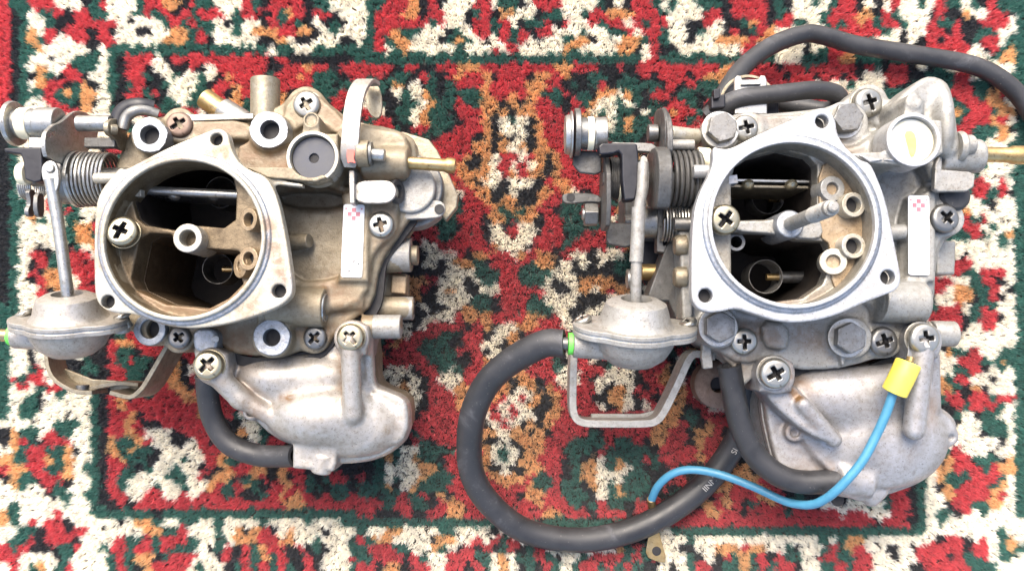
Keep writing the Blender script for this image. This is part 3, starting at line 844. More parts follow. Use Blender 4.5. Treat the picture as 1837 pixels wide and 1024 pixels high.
def hose(c, pts, r, ri=None, mat='rubber', name='hose', per=10, n=20, par=None):
    """pts = [(px, py, z)] in photo pixels and mm"""
    path = catmull([c.P(*p) for p in pts], per)
    v, f = sweep(path, r, n, inner=ri)
    return mk(name, v, f, M[mat], par or c.root, smooth=True, angle=50), path

def strap(c, pts, z0, z1, th, mat, name='bracket', par=None, bevel=0.3, n=3):
    """upright strip that follows a pixel path given at its upper edge z1"""
    path = catmull([c.P(x, y, z1) for x, y in pts], n) if n else [c.P(x, y, z1) for x, y in pts]
    L, R = [], []
    for i in range(len(path)):
        t = path[min(i + 1, len(path) - 1)] - path[max(i - 1, 0)]
        t = t / np.linalg.norm(t); nn = np.array([-t[1], t[0]])
        L.append(path[i][:2] + nn * th / 2); R.append(path[i][:2] - nn * th / 2)
    poly = [tuple(q) for q in L] + [tuple(q) for q in R[::-1]]
    z0, z1 = z0 * c.zs, z1 * c.zs
    return mk(name, *prism(poly, z0, z1), M[mat], par or c.root, bevel)

def plateX(c, pts, x_px, x_z, th, mat, name, bevel=0.3, par=None, smooth_n=1, label=None, xo=0.0):
    """plate at right angles to the shaft (x axis), outline given in photo pixels, lying in the plane through pixel column x_px at height x_z"""
    x0 = c.P(x_px, 400, x_z)[0] + xo
    q = [on_plane(px, py, (x0, 0, 0), (1, 0, 0)) for px, py in pts]
    poly = [(p[1], p[2]) for p in q]
    if smooth_n: poly = smoothpoly(poly, smooth_n)
    f = (np.array([x0, 0, 0]), np.array([0, 1., 0]), np.array([0, 0, 1.]), np.array([1., 0, 0]))
    return mk(name, *prism(poly, -th / 2, th / 2, f), M[mat], par or c.root, bevel, label=label)

def flat(c, pts, z, th, mat, name, bevel=0.3, sm=1, par=None, label=None):
    p = c.poly(pts, z)
    if sm: p = smoothpoly(p, sm)
    return mk(name, *prism([tuple(q) for q in p], (z * c.zs - th), z * c.zs), M[mat], par or c.root, bevel, label=label)

def circle(n, r, cx=0, cy=0): return [(cx + r * math.cos(2 * math.pi * i / n), cy + r * math.sin(2 * math.pi * i / n)) for i in range(n)]

def diaphragm(c, hx, hy, z, W, mat, lower, name='vacuum_unit'):
    """pull-off diaphragm unit whose axis points up the page and a little towards the viewer.
    hx, hy = photo pixel of the rod hole; W = flange width in mm"""
    el = math.radians(17)
    ax = np.array([0.03, math.cos(el), math.sin(el)])
    top = c.P(hx, hy, z)
    f = frame(top, ax, (1, 0, 0))
    s = W / 48.0
    # upper dome with a round opening
    k = 15.0 * s
    prof = [(5.8 * s, -1.4), (6.0 * s, 0), (8.8 * s, -0.3 * s), (11.6 * s, -1.8 * s), (12.8 * s, -5 * s), (13.6 * s, -8.2 * s), (15.2 * s, -10.2 * s), (17.4 * s, -10.9 * s), (17 * s, -12.4 * s), (5.8 * s, -12.4 * s)]
    mk('dome', *lathe(top, ax, prof, 56, True), M[mat], c.root, 0)
    v, ff = lathe(top, ax, [(0, -5), (5.9 * s, -5), (5.9 * s, -4.6), (0, -4.6)], 24)
    mk('dome_opening_shade', v, ff, M['grime_shade'], c.root)
    # flange with three rounded lugs, two plates and a gasket between them
    def lugs(r0, r1):
        pts = []
        for i in range(90):
            a = 2 * math.pi * i / 90
            d = max(math.cos(a - math.radians(t)) for t in (-2, 182, 90))
            rr = r0 + (r1 - r0) * max(0, (d - 0.72) / 0.28) ** 1.2
            pts.append((rr * math.cos(a), rr * math.sin(a)))
        return pts
    t1 = -12.0 * s
    mk('upper_flange', *prism(lugs(17.5 * s, 24 * s), t1, t1 + 1.8 * s, f), M[mat], c.root, 0.4)
    mk('gasket', *prism(lugs(17.2 * s, 23.7 * s), t1 - 0.5 * s, t1 + 0.05, f), M['cutA'], c.root, 0.1)
    mk('lower_flange', *prism(lugs(17.6 * s, 24 * s), t1 - 2.5 * s, t1 - 0.45 * s, f), M[mat], c.root, 0.4)
    prof = [(0, t1 - 2 * s), (17 * s, t1 - 2 * s), (16.2 * s, t1 - 3.4 * s), (15.0 * s, t1 - 6.5 * s), (12.8 * s, t1 - 10.5 * s), (9.0 * s, t1 - 13.6 * s), (5 * s, t1 - 14.7 * s), (0, t1 - 15.0 * s)]
    mk('bowl', *lathe(top, ax, prof, 56), M[lower], c.root, 0)
    for a in (6, 174):
        q = FP(f, 20.6 * s * math.cos(math.radians(a)), 20.6 * s * math.sin(math.radians(a)), t1 + 3.6 * s)
        screw(c, q, None, None, 3.5 * s, 'screw', tilt=(-math.pi / 2 + el, 0), rot=0.4)
        q2 = FP(f, 20.6 * s * math.cos(math.radians(a)), 20.6 * s * math.sin(math.radians(a)), t1 - 2.4 * s)
        mk('nut', *lathe(q2, -ax, [(0, 0), (3.4 * s, 0), (3.2 * s, 2.2 * s), (0, 2.4 * s)], 20), M[lower], c.root, 0.3)
    # hose nipple body on the left of the bowl
    a0 = FP(f, -8 * s, 0, t1 - 6.8 * s); a1 = FP(f, -23.5 * s, 0, t1 - 6.8 * s)
    mk('nipple_housing', *cyl(a0, a1, 6.0 * s, 28, 5.4 * s), M[lower], c.root, 0.5)
    g = FP(f, -25.5 * s, 0, t1 - 6.8 * s)
    mk('colour_ring', *cyl(a1, g, 4.3 * s, 28), M['green'], c.root, 0.3, label='bright green ring on the nipple')
    e = FP(f, -30 * s, 0, t1 - 6.8 * s)
    mk('nipple', *cyl(g, e, 2.6 * s, 24), M['brass' if lower == 'coverA' else 'steel'], c.root, 0.3)
    return f, e

def rim(c, cx, cy, z, r, mat, outline, th=6.0, par=None):
    """air horn: flat flange cut to the outline, stepped ring and thin lip round the bore"""
    n = 120
    p = c.P(cx, cy, z)
    out = smoothpoly(c.poly(outline, z - 2.5), 2)
    # resample outline by angle around the centre
    ang, rad = [], []
    o2 = []
    for i in range(n):
        a = 2 * math.pi * i / n
        dx, dy = math.cos(a), math.sin(a)
        best = r + 3.2
        for k in range(len(out)):
            ax, ay = out[k] - p[:2]; bx, by = out[(k + 1) % len(out)] - p[:2]
            ex, ey = bx - ax, by - ay
            den = dx * ey - dy * ex
            if abs(den) < 1e-9: continue
            t = (ax * ey - ay * ex) / den; u = (ax * dy - ay * dx) / den
            if t > 0 and -1e-6 <= u <= 1 + 1e-6: best = max(best, t)
        o2.append((best * dx, best * dy))
    f = frame((p[0], p[1], (z - 2.5) * c.zs), (0, 0, 1), (1, 0, 0))
    return f, o2

def flange_sdf(c, cx, cy, z, r, outline, holes, mat, z_low, body_r, name='air_horn'):
    p = c.P(cx, cy, z)
    zt = z * c.zs
    pts = smoothpoly(c.poly(outline, z - 2), 2)
    a = np.array(pts)
    lo = (min(a[:, 0].min(), p[0] - r - 8) - 2, min(a[:, 1].min(), p[1] - r - 8) - 2, z_low * c.zs - 2)
    hi = (max(a[:, 0].max(), p[0] + r + 8) + 2, max(a[:, 1].max(), p[1] + r + 8) + 2, zt + 2)
    S = SDF(lo, hi, 0.42)
    S.prism(pts, zt - 7.5, zt - 2.2, 0.5, 0)
    S.cyl((p[0], p[1], z_low * c.zs), (p[0], p[1], zt - 3), body_r, 0.5, 2.0)
    S.cyl((p[0], p[1], zt - 8), (p[0], p[1], zt - 1.5), r + 4.4, 0.2, 0.5, r2=r + 3.2)
    S.cyl((p[0], p[1], zt - 8), (p[0], p[1], zt), r + 1.7, 0.3, 0.3)
    S.cyl((p[0], p[1], z_low * c.zs - 3), (p[0], p[1], zt + 3), r, 0.05, 0.3, True)
    for hx, hy, hr in holes:
        q = c.P(hx, hy, z - 2.2)
        S.cyl((q[0], q[1], zt - 12), (q[0], q[1], zt + 2), hr, 0.05, 0.3, True)
        S.cyl((q[0], q[1], zt - 2.9), (q[0], q[1], zt + 2), hr, 0.05, 0.1, True, r2=hr + 4.0) if False else None
    return S
# ------------------------------------------------------------------ left carburettor
def build_A():
    c = Carb(1.0)
    c.root = empty('carburettor', P0(440, 420, 0))
    c.root['label'] = 'gold tinged dirty carburettor on the left, with a brass pipe and bright bent lever'
    c.root['category'] = 'carburettor'
    P, R = c.P, c.root
    # --- main casting
    outl = [(232, 232), (250, 218), (300, 205), (345, 213), (450, 206), (498, 192), (536, 160), (562, 160), (600, 196), (640, 218), (700, 228), (738, 243), (748, 262), (748, 332), (744, 380), (708, 430), (680, 474), (668, 546), (640, 568), (612, 590), (598, 606), (556, 627), (470, 640), (412, 634), (392, 616), (340, 610), (300, 604), (232, 600), (205, 560), (182, 520), (176, 380), (205, 300)]
    q = np.array(c.poly(outl, 54))
    S = SDF((q[:, 0].min() - 12, q[:, 1].min() - 10, 4), (q[:, 0].max() + 26, q[:, 1].max() + 22, 80), 0.5)
    S.prism(smoothpoly(q, 1), 26, 54, 1.6, 0)
    low = [(250, 240), (560, 200), (735, 250), (735, 370), (660, 480), (650, 560), (560, 620), (420, 630), (240, 585), (200, 400)]
    S.prism(smoothpoly(c.poly(low, 50), 1), 6, 30, 2.5, 3)
    # throat wall
    t = P(327, 427, 85)
    S.cyl((t[0], t[1], 30), (t[0], t[1], 80), 33.2, 1, 4)
    # web from the flange to the rubber disc housing, and the housing
    S.prism(c.poly([(428, 262), (500, 225), (516, 262), (520, 300), (560, 326), (470, 322), (420, 300)], 62), 40, 62, 1.5, 4)
    S.prism(c.poly([(440, 300), (480, 318), (565, 326), (585, 318), (560, 300), (500, 300)], 80), 56, 80, .8, 3)
    h = P(562, 283, 76)
    S.cyl((h[0], h[1], 40), (h[0], h[1], 76), 10.2, 0.6, 2.5)
    S.prism(c.poly([(560, 240), (606, 240), (606, 285), (598, 312), (560, 300)], 76), 40, 76, 0.6, 1)
    e = P(558, 215, 77)
    S.cyl((e[0], e[1], 40), (e[0], e[1], 77), 3.2, .5, 3)
    S.prism(c.poly([(545, 212), (571, 212), (574, 245), (540, 245)], 77), 40, 76.6, .6, 1.5)
    S.cyl((e[0], e[1], 76.2), (e[0], e[1], 80), 2.4, .1, .2, True)
    S.cyl((h[0], h[1], 73.6), (h[0], h[1], 80), 8.8, .2, .3, True)
    # screw pads and bosses
    for x, y, z, r in ((548, 187, 54.5, 7.6), (682, 402, 56.5, 7.2), (563, 606, 55, 6.6), (320, 606, 54, 6.4), (320, 222, 58, 7.0), (482, 235, 64, 8.4), (268, 242, 64, 7.8), (487, 606, 63, 8.2)):
        b = P(x, y, z)
        S.cyl((b[0], b[1], 25), (b[0], b[1], z), r, .8, 3)
    b = P(268, 590, 58); S.cyl((b[0], b[1], 10), (b[0], b[1], 57), 7.2, .8, 3)
    # raised arm round the top screw
    S.prism(smoothpoly(c.poly([(505, 200), (530, 165), (560, 162), (620, 215), (640, 250), (600, 240), (560, 215), (520, 240)], 57), 1), 45, 57, 1.2, 2)
    # float chamber roof: sticker strip, ledge and the sloping pocket beside it
    S.prism(smoothpoly(c.poly([(480, 335), (606, 335), (690, 340), (722, 360), (700, 420), (662, 470), (660, 535), (600, 560), (520, 560), (470, 500)], 56), 1), 40, 57.5, 1.5, 3)
    S.prism(c.poly([(608, 345), (662, 345), (660, 505), (608, 505)], 59), 45, 59.6, 1.2, 2.5)
    S.prism(smoothpoly(c.poly([(478, 332), (616, 334), (612, 482), (600, 500), (520, 505), (500, 440)], 58), 1), 51.0, 70, 1.2, 3, True)
    S.prism(smoothpoly(c.poly([(484, 336), (612, 338), (606, 368), (500, 366)], 58), 1), 45.0, 70, 1.2, 4, True)
    b = P(543, 432, 56); S.cyl(P(520, 435, 52), P(556, 432, 56), 3.0, .6, 2.5)
    # seam step round the chamber roof
    S.prism(smoothpoly(c.poly([(664, 345), (728, 352), (735, 372), (702, 424), (670, 470), (668, 520), (662, 480), (664, 440)], 53), 1), 45, 53.8, .6, 1)
    # horizontal plug boss at lower right of the bore
    S.cyl(P(470, 548, 58), P(584, 552, 58), 8.2, 1.0, 3)
    S.cyl(P(584, 548, 56), P(650, 545, 54), 1.9, .5, 3)
    # fuel inlet block
    S.prism(smoothpoly(c.poly([(640, 228), (700, 232), (728, 242), (734, 262), (732, 318), (700, 326), (640, 322)], 62), 1), 35, 63.5, 2.0, 2)
    S.cyl(P(650, 292, 62), P(733, 292, 62), 6.4, 1.0, 2)
    S.ell(P(640, 262, 60), (10, 9, 6), 4)
    # right hand side tubes of the chamber
    S.cyl(P(670, 462, 42), P(738, 458, 42), 7.2, .8, 2)
    S.prism(c.poly([(676, 488), (728, 490), (728, 530), (676, 535)], 34), 20, 34, 1, 1.5)
    S.cyl(P(672, 552, 42), P(742, 553, 40), 4.9, .5, 2)
    S.cyl(P(650, 586, 52), P(720, 586, 52), 4.9, .5, 2)
    # upper left deck
    S.prism(smoothpoly(c.poly([(300, 205), (345, 216), (440, 212), (460, 250), (380, 250), (300, 260)], 60), 1), 45, 60, 1.5, 3)
    S.prism(smoothpoly(c.poly([(345, 590), (390, 592), (388, 618), (350, 618)], 57), 1), 40, 57, 1.5, 2)
    S.cyl(P(446, 480, 60), P(446, 480, 40), 4, .5, 2)
    # throat bore, then the floor with its two barrels
    S.cyl((t[0], t[1], 73), (t[0], t[1], 90), 30.3, .1, .5, True)
    up = [(233, 330), (254, 292), (330, 266), (412, 296), (424, 345), (422, 394), (402, 409), (358, 405), (313, 413), (261, 404), (246, 392), (238, 365)]
    lo_ = [(250, 428), (269, 418), (306, 420), (324, 444), (373, 446), (428, 450), (432, 457), (423, 472), (436, 509), (410, 535), (373, 554), (298, 546), (243, 520), (235, 500)]
    S.prism(c.poly(up, 73), 12, 82, .3, .5, True)
    S.prism(c.poly(lo_, 73), 12, 82, .3, .5, True)
    for x, y, r in ((482, 233, 4.4), (268, 242, 4.4), (487, 606, 3.9), (268, 590, 4.4)):
        b = P(x, y, 64); S.cyl((b[0], b[1], 30), (b[0], b[1], 80), r, .1, .3, True)
    S.rough(0.12, 7)
    S.mesh('body_casting', [M['castA'], M['throatA']], R, matfn=lambda v: (np.hypot(v[:, 0] - t[0], v[:, 1] - t[1]) < 30) & (v[:, 2] > 20) & (v[:, 2] < 80), stains=[(P(490, 345, 54), P(600, 350, 54), 8, .9), (P(400, 600, 54), P(450, 630, 54), 9, .7), (P(450, 275, 60), P(520, 300, 60), 8, .7), (P(590, 510, 56), P(640, 570, 56), 8, .6), (P(640, 320, 60), P(720, 330, 60), 7, .6), (P(640, 220, 60), P(650, 330, 62), 5, .7), (P(690, 380, 56), P(690, 430, 56), 7, .5), (P(350, 230, 58), P(430, 235, 58), 5, .6), (P(575, 195, 57), P(630, 240, 57), 5, .5), (P(640, 560, 50), P(720, 600, 50), 6, .6), (P(540, 590, 54), P(600, 600, 54), 5, .7), (P(300, 560, 70), P(420, 545, 70), 9, .6), (P(220, 520, 70), P(300, 560, 70), 8, .6)])  # first stain paints the shadow along the float pocket's upper edge
    # liners added to darken the two barrels: carbon stain and depth shade as colour
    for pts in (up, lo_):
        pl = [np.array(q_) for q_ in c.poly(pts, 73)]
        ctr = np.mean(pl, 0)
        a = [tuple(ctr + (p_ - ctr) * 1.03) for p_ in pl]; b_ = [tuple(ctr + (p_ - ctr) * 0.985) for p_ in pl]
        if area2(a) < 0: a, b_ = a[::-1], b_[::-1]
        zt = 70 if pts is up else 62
        mk('barrel_shade_liner', *ringprism(a, b_, 12.5, zt), M['soot_shade' if pts is up else 'varnish'], R)
        mk('throttle_plate', *prism(b_, 13, 14), M['soot_shade'], R)
    # air horn
    hz = 85
    outline = [(372, 236), (391, 229), (408, 237), (413, 262), (424, 288), (446, 305), (478, 316), (497, 352), (512, 420), (521, 480), (525, 515), (522, 532), (505, 548), (460, 566), (405, 582), (345, 590), (290, 582), (240, 562), (212, 562), (188, 556), (171, 540), (168, 500), (168, 395), (176, 345), (205, 312), (214, 300), (225, 305), (260, 285), (315, 258)]
    F = flange_sdf(c, 327, 427, hz, 30.3, outline, [(388, 250, 2.4), (193, 541, 2.6), (500, 522, 2.7)], 'faceA', 66, 32.3)
    F.prism(c.poly([(462, 312), (482, 314), (520, 326), (562, 333), (560, 338), (520, 334), (485, 330)], 77), 74, 77.5, .5, 3)
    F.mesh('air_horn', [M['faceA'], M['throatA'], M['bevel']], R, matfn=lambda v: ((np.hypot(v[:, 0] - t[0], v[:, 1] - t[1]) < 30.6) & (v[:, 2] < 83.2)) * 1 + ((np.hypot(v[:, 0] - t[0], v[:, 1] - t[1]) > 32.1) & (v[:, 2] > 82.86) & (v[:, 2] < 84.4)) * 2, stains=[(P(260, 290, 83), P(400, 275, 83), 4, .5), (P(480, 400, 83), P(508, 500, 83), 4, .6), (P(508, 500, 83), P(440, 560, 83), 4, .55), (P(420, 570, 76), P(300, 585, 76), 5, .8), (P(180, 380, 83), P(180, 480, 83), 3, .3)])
    for x, y in ((388, 250), (193, 541), (500, 522)):
        b = P(x, y, hz - 2.2); b[2] = 78
        mk('blind_hole_shade_or_floor', *lathe(b, (0, 0, 1), [(0, 0), (3, 0), (3, .6), (0, .6)], 20), M['grime_shade'], R)
    # cut bosses
    boss(c, 482, 233, 66.5, 7.9, 3.9, 'cutA', 8, ragged=.5, hx=.4)
    boss(c, 268, 242, 66.5, 7.4, 3.9, 'cutA', 8, ragged=.7)
    boss(c, 487, 605, 65, 7.5, 3.5, 'cutA', 8, ragged=.4)
    boss(c, 268, 590, 58.5, 6.8, 3.9, 'cutA', 10, ragged=.3)
    # rubber disc
    mk('rubber_disc', *ringprism(circle(48, 8.7), circle(48, 1.9), 71, 74.9, frame((h[0], h[1], 0), (0, 0, 1), (1, 0, 0))), M['greyrubber'], R, .3)
    mk('disc_hole_shade', *cyl((h[0], h[1], 73.7), (h[0], h[1], 74.0), 2.2, 20), M['grime_shade'], R)
    mk('plug_rim', *ringprism(circle(56, 10.5), circle(56, 8.95), 66, 77.6, frame((h[0], h[1], 0), (0, 0, 1), (1, 0, 0))), M['faceA'], R, .4)
    # screws
    screw(c, 548, 187, 59.0, 5.7, 'screw', (0.05, -0.1), .5, 6.1)
    screw(c, 320, 222, 62.5, 5.3, 'rust', (0.05, 0.1), .6, 5.9)
    screw(c, 682, 402, 60.2, 5.4, 'screw', (0, 0), .2)
    screw(c, 563, 606, 58.5, 4.8, 'steel', (0, -.1), .8)
    screw(c, 320, 605, 57.5, 4.6, 'steel', (0, .1), .7)
    # in the throat
    screw(c, 216, 412, 83.0, 5.9, 'screwgold', (0, 0.25), 1.15, 6.3)
    bo = P(336, 427, 80)
    mk('centre_boss', *ringprism(circle(40, 5.7), circle(40, 3.2), 60, 80, frame((bo[0], bo[1], 0), (0, 0, 1), (1, 0, 0))), M['faceA'], R, .5)
    mk('blind_hole_shade_or_floor', *lathe((bo[0], bo[1], 71), (0, 0, 1), [(0, 0), (3.6, 0), (3.6, 1), (0, 1)], 20), M['grime_shade'], R)
    for x, y, z, ro, ri, ang in ((445, 394, 80, 4.6, 2.7, -.5), (445, 464, 80, 4.6, 2.6, -.4), (430, 477, 75, 4.8, 2.2, -.7)):
        p = P(x, y, z); a = np.array([math.sin(ang), 0, math.cos(ang)])
        mk('jet_tube', *pipe(p - a * 10, p, ro, ri, 30), M['tan'], R, .35)
        mk('blind_hole_shade_or_floor', *cyl(p - a * 4.2, p - a * 3.8, ri + .2, 18), M['grime_shade'], R)
    for x, y, z, r in ((390, 482, 50, 6.6), (396, 345, 40, 7.0)):
        p = P(x, y, z)
        mk('booster_tube', *pipe(p - np.array([0, 0, 12]), p, r, r - .7, 36, None, r - .3), M['steel'], R, .15)
        mk('booster_arm', *cyl(p + np.array([r - 1, 0, -6]), p + np.array([15, 0, -6]), 2.4, 20), M['olive'], R)
        mk('nozzle', *cyl(p + np.array([r, 0, -3]), p + np.array([1.2, 0, -3]), 1.4, 16), M['brass'], R, .2)
    s0, s1 = P(238, 340, 66), P(432, 350, 66)
    mk('choke_shaft', *cyl(s0, s1, 1.9, 20), M['zinc'], R)
    mk('choke_plate', *prism([(s0[0] + 3, s0[1] - .8), (s1[0] - 1, s1[1] - .8), (s1[0] - 1, s1[1] + .8), (s0[0] + 3, s0[1] + .8)], 40, 67.2), M['zinc'], R, .3)
    mk('shaft_stub', *prism(c.poly([(238, 330), (252, 330), (252, 352), (238, 352)], 74), 70, 73.6), M['faceA'], R, .3)
    for x in (312, 382):
        p = P(x, 352, 65)
        v, f = lathe(p, (0, -.8, .6), [(2.6, -1.2), (2.4, 0.3), (1.2, 1.1), (0, 1.3)], 20)
        mk('plate_screw', v, f, M['zinc'], R)
    # --- sticker, lever, pin
    st, sf = sticker(c, 633, 432, 60.0, 38, 132, -1.5)
    V, F = [], []
    for x, y, a in ((0.6, -8.5, .4), (2.6, -9.6, 1.2), (-1.2, -12.6, .8)):
        for k in range(3):
            dx = math.cos(a + k) * .9; dy = math.sin(a + k) * .9
            V, F = join((V, F), prism([(x - dx, y - dy), (x + dx, y + dy), (x + dx + .22, y + dy - .2), (x - dx + .22, y - dy - .2)], .19, .22, sf))
    mk('scuff_mark', V, F, M['grime_shade'], st)
    # bent lever strip standing over the inlet
    lever = [(668, 152, 58), (655, 146, 66), (641, 165, 72), (633, 200, 75), (629, 245, 76), (627, 275, 75), (628, 300, 72)]
    path = catmull([P(*a) for a in lever], 6)
    V = []; n = len(path)
    for i, p in enumerate(path):
        t = path[min(i + 1, n - 1)] - path[max(i - 1, 0)]; t /= np.linalg.norm(t)
        w = 3.6 if i < n - 5 else 3.6 * (1 - .45 * (i - n + 5) / 5)
        side = np.array([1., 0, 0]) - t * t[0]; side /= np.linalg.norm(side); up = np.cross(side, t)
        if up[2] < 0: up = -up
        V += [p - side * w + up * .9, p + side * w + up * .9, p + side * w - up * .9, p - side * w - up * .9]
    Fc = []
    for i in range(n - 1):
        a, b = 4 * i, 4 * (i + 1)
        for k in range(4): Fc.append((a + k, a + (k + 1) % 4, b + (k + 1) % 4, b + k))
    Fc += [(3, 2, 1, 0), (4 * n - 4, 4 * n - 3, 4 * n - 2, 4 * n - 1)]
    lv = mk('lever', V, Fc, M['coverA'], R, .4, label='bright bent lever with a dab of red paint')
    flat(c, [(660, 150), (672, 142), (684, 165), (686, 200), (678, 215), (662, 205), (655, 180)], 55, 2, 'olive', 'lever_hook')
    pd = [P(628 + a, 276 + b, 77.2) for a, b in ((-6, -14), (3, -17), (8, -6), (6, 8), (9, 16), (0, 14), (-5, 16), (-7, 4))]
    mk('paint_dab', *prism([(p[0], p[1]) for p in pd], 75.6, 76.3), M['redpaint'], lv, .1)
    flat(c, [(625, 305), (636, 305), (636, 365), (627, 365)], 70, 7, 'coverA', 'lever_arm', .5, 0)
    flat(c, [(632, 325), (690, 322), (706, 328), (712, 343), (706, 358), (692, 366), (633, 364)], 67.5, 2.0, 'coverA', 'lever_arm', .5, 2)
    p = P(712, 344, 62); mk('stop_ring', *lathe(p, (1, 0, .4), [(3, -1), (5.0, -1), (5.2, 0), (5.0, 1), (3, 1)], 28, True), M['rubber'], R)
    mk('pin_collar', *cyl(P(642, 276, 72), P(663, 276, 72), 5.4, 30), M['castA'], R, .5)
    mk('circlip', *lathe(P(666, 276, 72), (1, 0, 0), [(2.5, -.5), (4.7, -.5), (4.7, .5), (2.5, .5)], 28, True), M['steel'], R)
    mk('pin', *cyl(P(664, 277, 72), P(691, 279, 72), 2.6, 26), M['zinc'], R, .7)
    # brass fuel pipe
    a, b = P(728, 292, 62), P(817, 298, 62); u = (b - a) / np.linalg.norm(b - a); L = np.linalg.norm(b - a)
    mk('fuel_pipe', *lathe(a, u, [(1.8, L - 4), (1.9, L), (2.9, L), (3.3, L - 1.6), (3.3, L - 3.4), (2.7, L - 4.6), (2.7, 0), (1.8, 0)], 30, True), M['brass'], R, .2)
    # choke housing behind the inlet (seen on the right)
    cz = P(735, 345, 30)
    flat(c, [(720, 235), (770, 250), (785, 270), (800, 300), (822, 350), (820, 372), (800, 397), (785, 380), (740, 400), (715, 380), (700, 260)], 45, 5, 'olive', 'choke_cover_plate', .8, 0)
    for r, z0, z1, m in ((18, 30, 43, 'dust'), (14.5, 42, 51, 'steel'), (11, 50, 56, 'dust')):
        p = P(735, 336, z1)
        mk('choke_drum', *lathe((p[0], p[1], z0), (0, 0, 1), [(0, 0), (r, 0), (r, z1 - z0), (0, z1 - z0)], 64), M[m], R, 1.2, seg=3)
    flat(c, [(710, 362), (778, 358), (795, 362), (800, 375), (793, 388), (778, 392), (712, 394)], 54, 2.2, 'dust', 'choke_clamp', .5, 1)
    p = P(788, 375, 54.6); mk('clamp_hole_shade', *lathe(p, (0, 0, 1), [(0, -.6), (2.1, -.6), (2.1, .1), (1.3, .2), (0, -.2)], 20), M['grime_shade'], R)
    # black gasket edge under the chamber roof
    gp = [(742, 338), (748, 352), (742, 385), (706, 436), (682, 475), (672, 545), (642, 575), (608, 596), (594, 614), (555, 636), (470, 650), (412, 645), (395, 628)]
    path = catmull([P(x, y, 45) for x, y in gp], 5)
    L_, R_ = [], []
    for i in range(len(path)):
        t_ = path[min(i + 1, len(path) - 1)] - path[max(i - 1, 0)]; t_ /= np.linalg.norm(t_); nn = np.array([-t_[1], t_[0]])
        L_.append(tuple(path[i][:2] + nn * 3.6)); R_.append(tuple(path[i][:2] - nn * 1.6))
    mk('gasket', *prism(L_ + R_[::-1], 47.0, 49.8), M['grime_shade'], R)
    gp = [(394, 606), (399, 626), (415, 641), (434, 650), (472, 655), (526, 656), (562, 646), (590, 624), (603, 604)]
    path = catmull([P(x, y, 52) for x, y in gp], 5)
    L_, R_ = [], []
    for i in range(len(path)):
        t_ = path[min(i + 1, len(path) - 1)] - path[max(i - 1, 0)]; t_ /= np.linalg.norm(t_); nn = np.array([-t_[1], t_[0]])
        wd = .5 + .9 * math.sin(math.pi * i / (len(path) - 1))
        L_.append(tuple(path[i][:2] + nn * (wd + 1.5))); R_.append(tuple(path[i][:2] - nn * wd))
    mk('gasket', *prism(L_ + R_[::-1], 48, 52.2), M['grime_shade'], R)  # black strip: gasket edge widened to paint its shadow in the gap
    # crisp machined and cored features
    a, b = P(482, 548, 60), P(583, 552, 60)
    mk('plug_boss', *cyl(a, b, 7.9, 44), M['castA'], R, .7)
    u = (b - a) / np.linalg.norm(b - a)
    mk('plug_cap', *lathe(b, u, [(0, .1), (4.8, .1), (5.2, .5), (5.8, .5), (6.1, .05), (6.1, -1), (0, -1)], 40), M['zinc'], R)
    mk('spigot_pin', *cyl(P(520, 434, 55), P(555, 432, 57), 3.1, 30), M['castA'], R, .5)
    for (x, y, z, r, x2) in ((738, 458, 42, 7.4, 690), (742, 553, 40, 5.1, 690), (720, 586, 52, 5.1, 670)):
        mk('side_boss', *cyl(P(x2, y, z), P(x, y, z), r, 36), M['dust'], R, .5)
    # chamber side fittings
    p = P(742, 553, 40); mk('tube_bore_shade', *cyl(p - np.array([.5, 0, 0]), p + np.array([.35, 0, 0]), 2.7, 22), M['grime_shade'], R)
    p = P(738, 458, 42); mk('side_plug', *cyl(p, p + np.array([3.0, 0, 0]), 4.4, 24), M['olive'], R, .4)
    mk('side_block', *prism(c.poly([(702, 492), (730, 494), (728, 528), (700, 526)], 38), 30, 38), M['tan'], R, .8)
    # spigots at the top
    a, b = P(476, 225, 50), P(476, 143, 50)
    mk('vent_pipe', *pipe(a, b, 6.3, 5.2, 40), M['olive'], R, .3)
    a, b = P(415, 210, 42), P(366, 176, 42)
    mk('brass_spigot', *pipe(a, b, 4.6, 3.4, 32), M['brass'], R, .3)
    a, b = P(440, 222, 44), P(398, 196, 44)
    mk('spigot_boss', *cyl(a, b, 5.4, 32), M['zinc'], R, .6)
    mk('deck_edge', *prism(c.poly([(340, 206), (455, 204), (455, 214), (340, 218)], 60), 55, 60.5), M['faceA'], R, .4)
    # --- silver lower cover
    cov = [(384, 700), (392, 668), (404, 655), (425, 652), (470, 658), (520, 654), (560, 645), (594, 622), (606, 602), (640, 585), (662, 592), (668, 640), (668, 685), (690, 700), (722, 712), (732, 728), (730, 780), (700, 808), (650, 826), (600, 832), (540, 800), (490, 784), (452, 748), (415, 722)]
    q = np.array(c.poly(cov, 44))
    fo = [np.array(a_) for a_ in q]; fc = np.mean(fo, 0)
    mk('cover_flange', *prism([tuple(fc + (a_ - fc) * 1.015) for a_ in smoothpoly(fo, 1)], 37.5, 41.5), M['coverA'], R, .5)
    mk('cover_gasket', *prism([tuple(fc + (a_ - fc) * 1.008) for a_ in smoothpoly(fo, 1)], 36.3, 37.5), M['grime_shade'], R)
    mk('bowl_base', *prism([tuple(fc + (a_ - fc) * 0.99) for a_ in smoothpoly(fo, 1)], 14, 36.3), M['castA'], R, .8)
    K = SDF((q[:, 0].min() - 16, q[:, 1].min() - 14, 20), (q[:, 0].max() + 6, q[:, 1].max() + 20, 72), 0.5)
    K.prism(smoothpoly(q, 1), 36, 45, 1.6, 0)
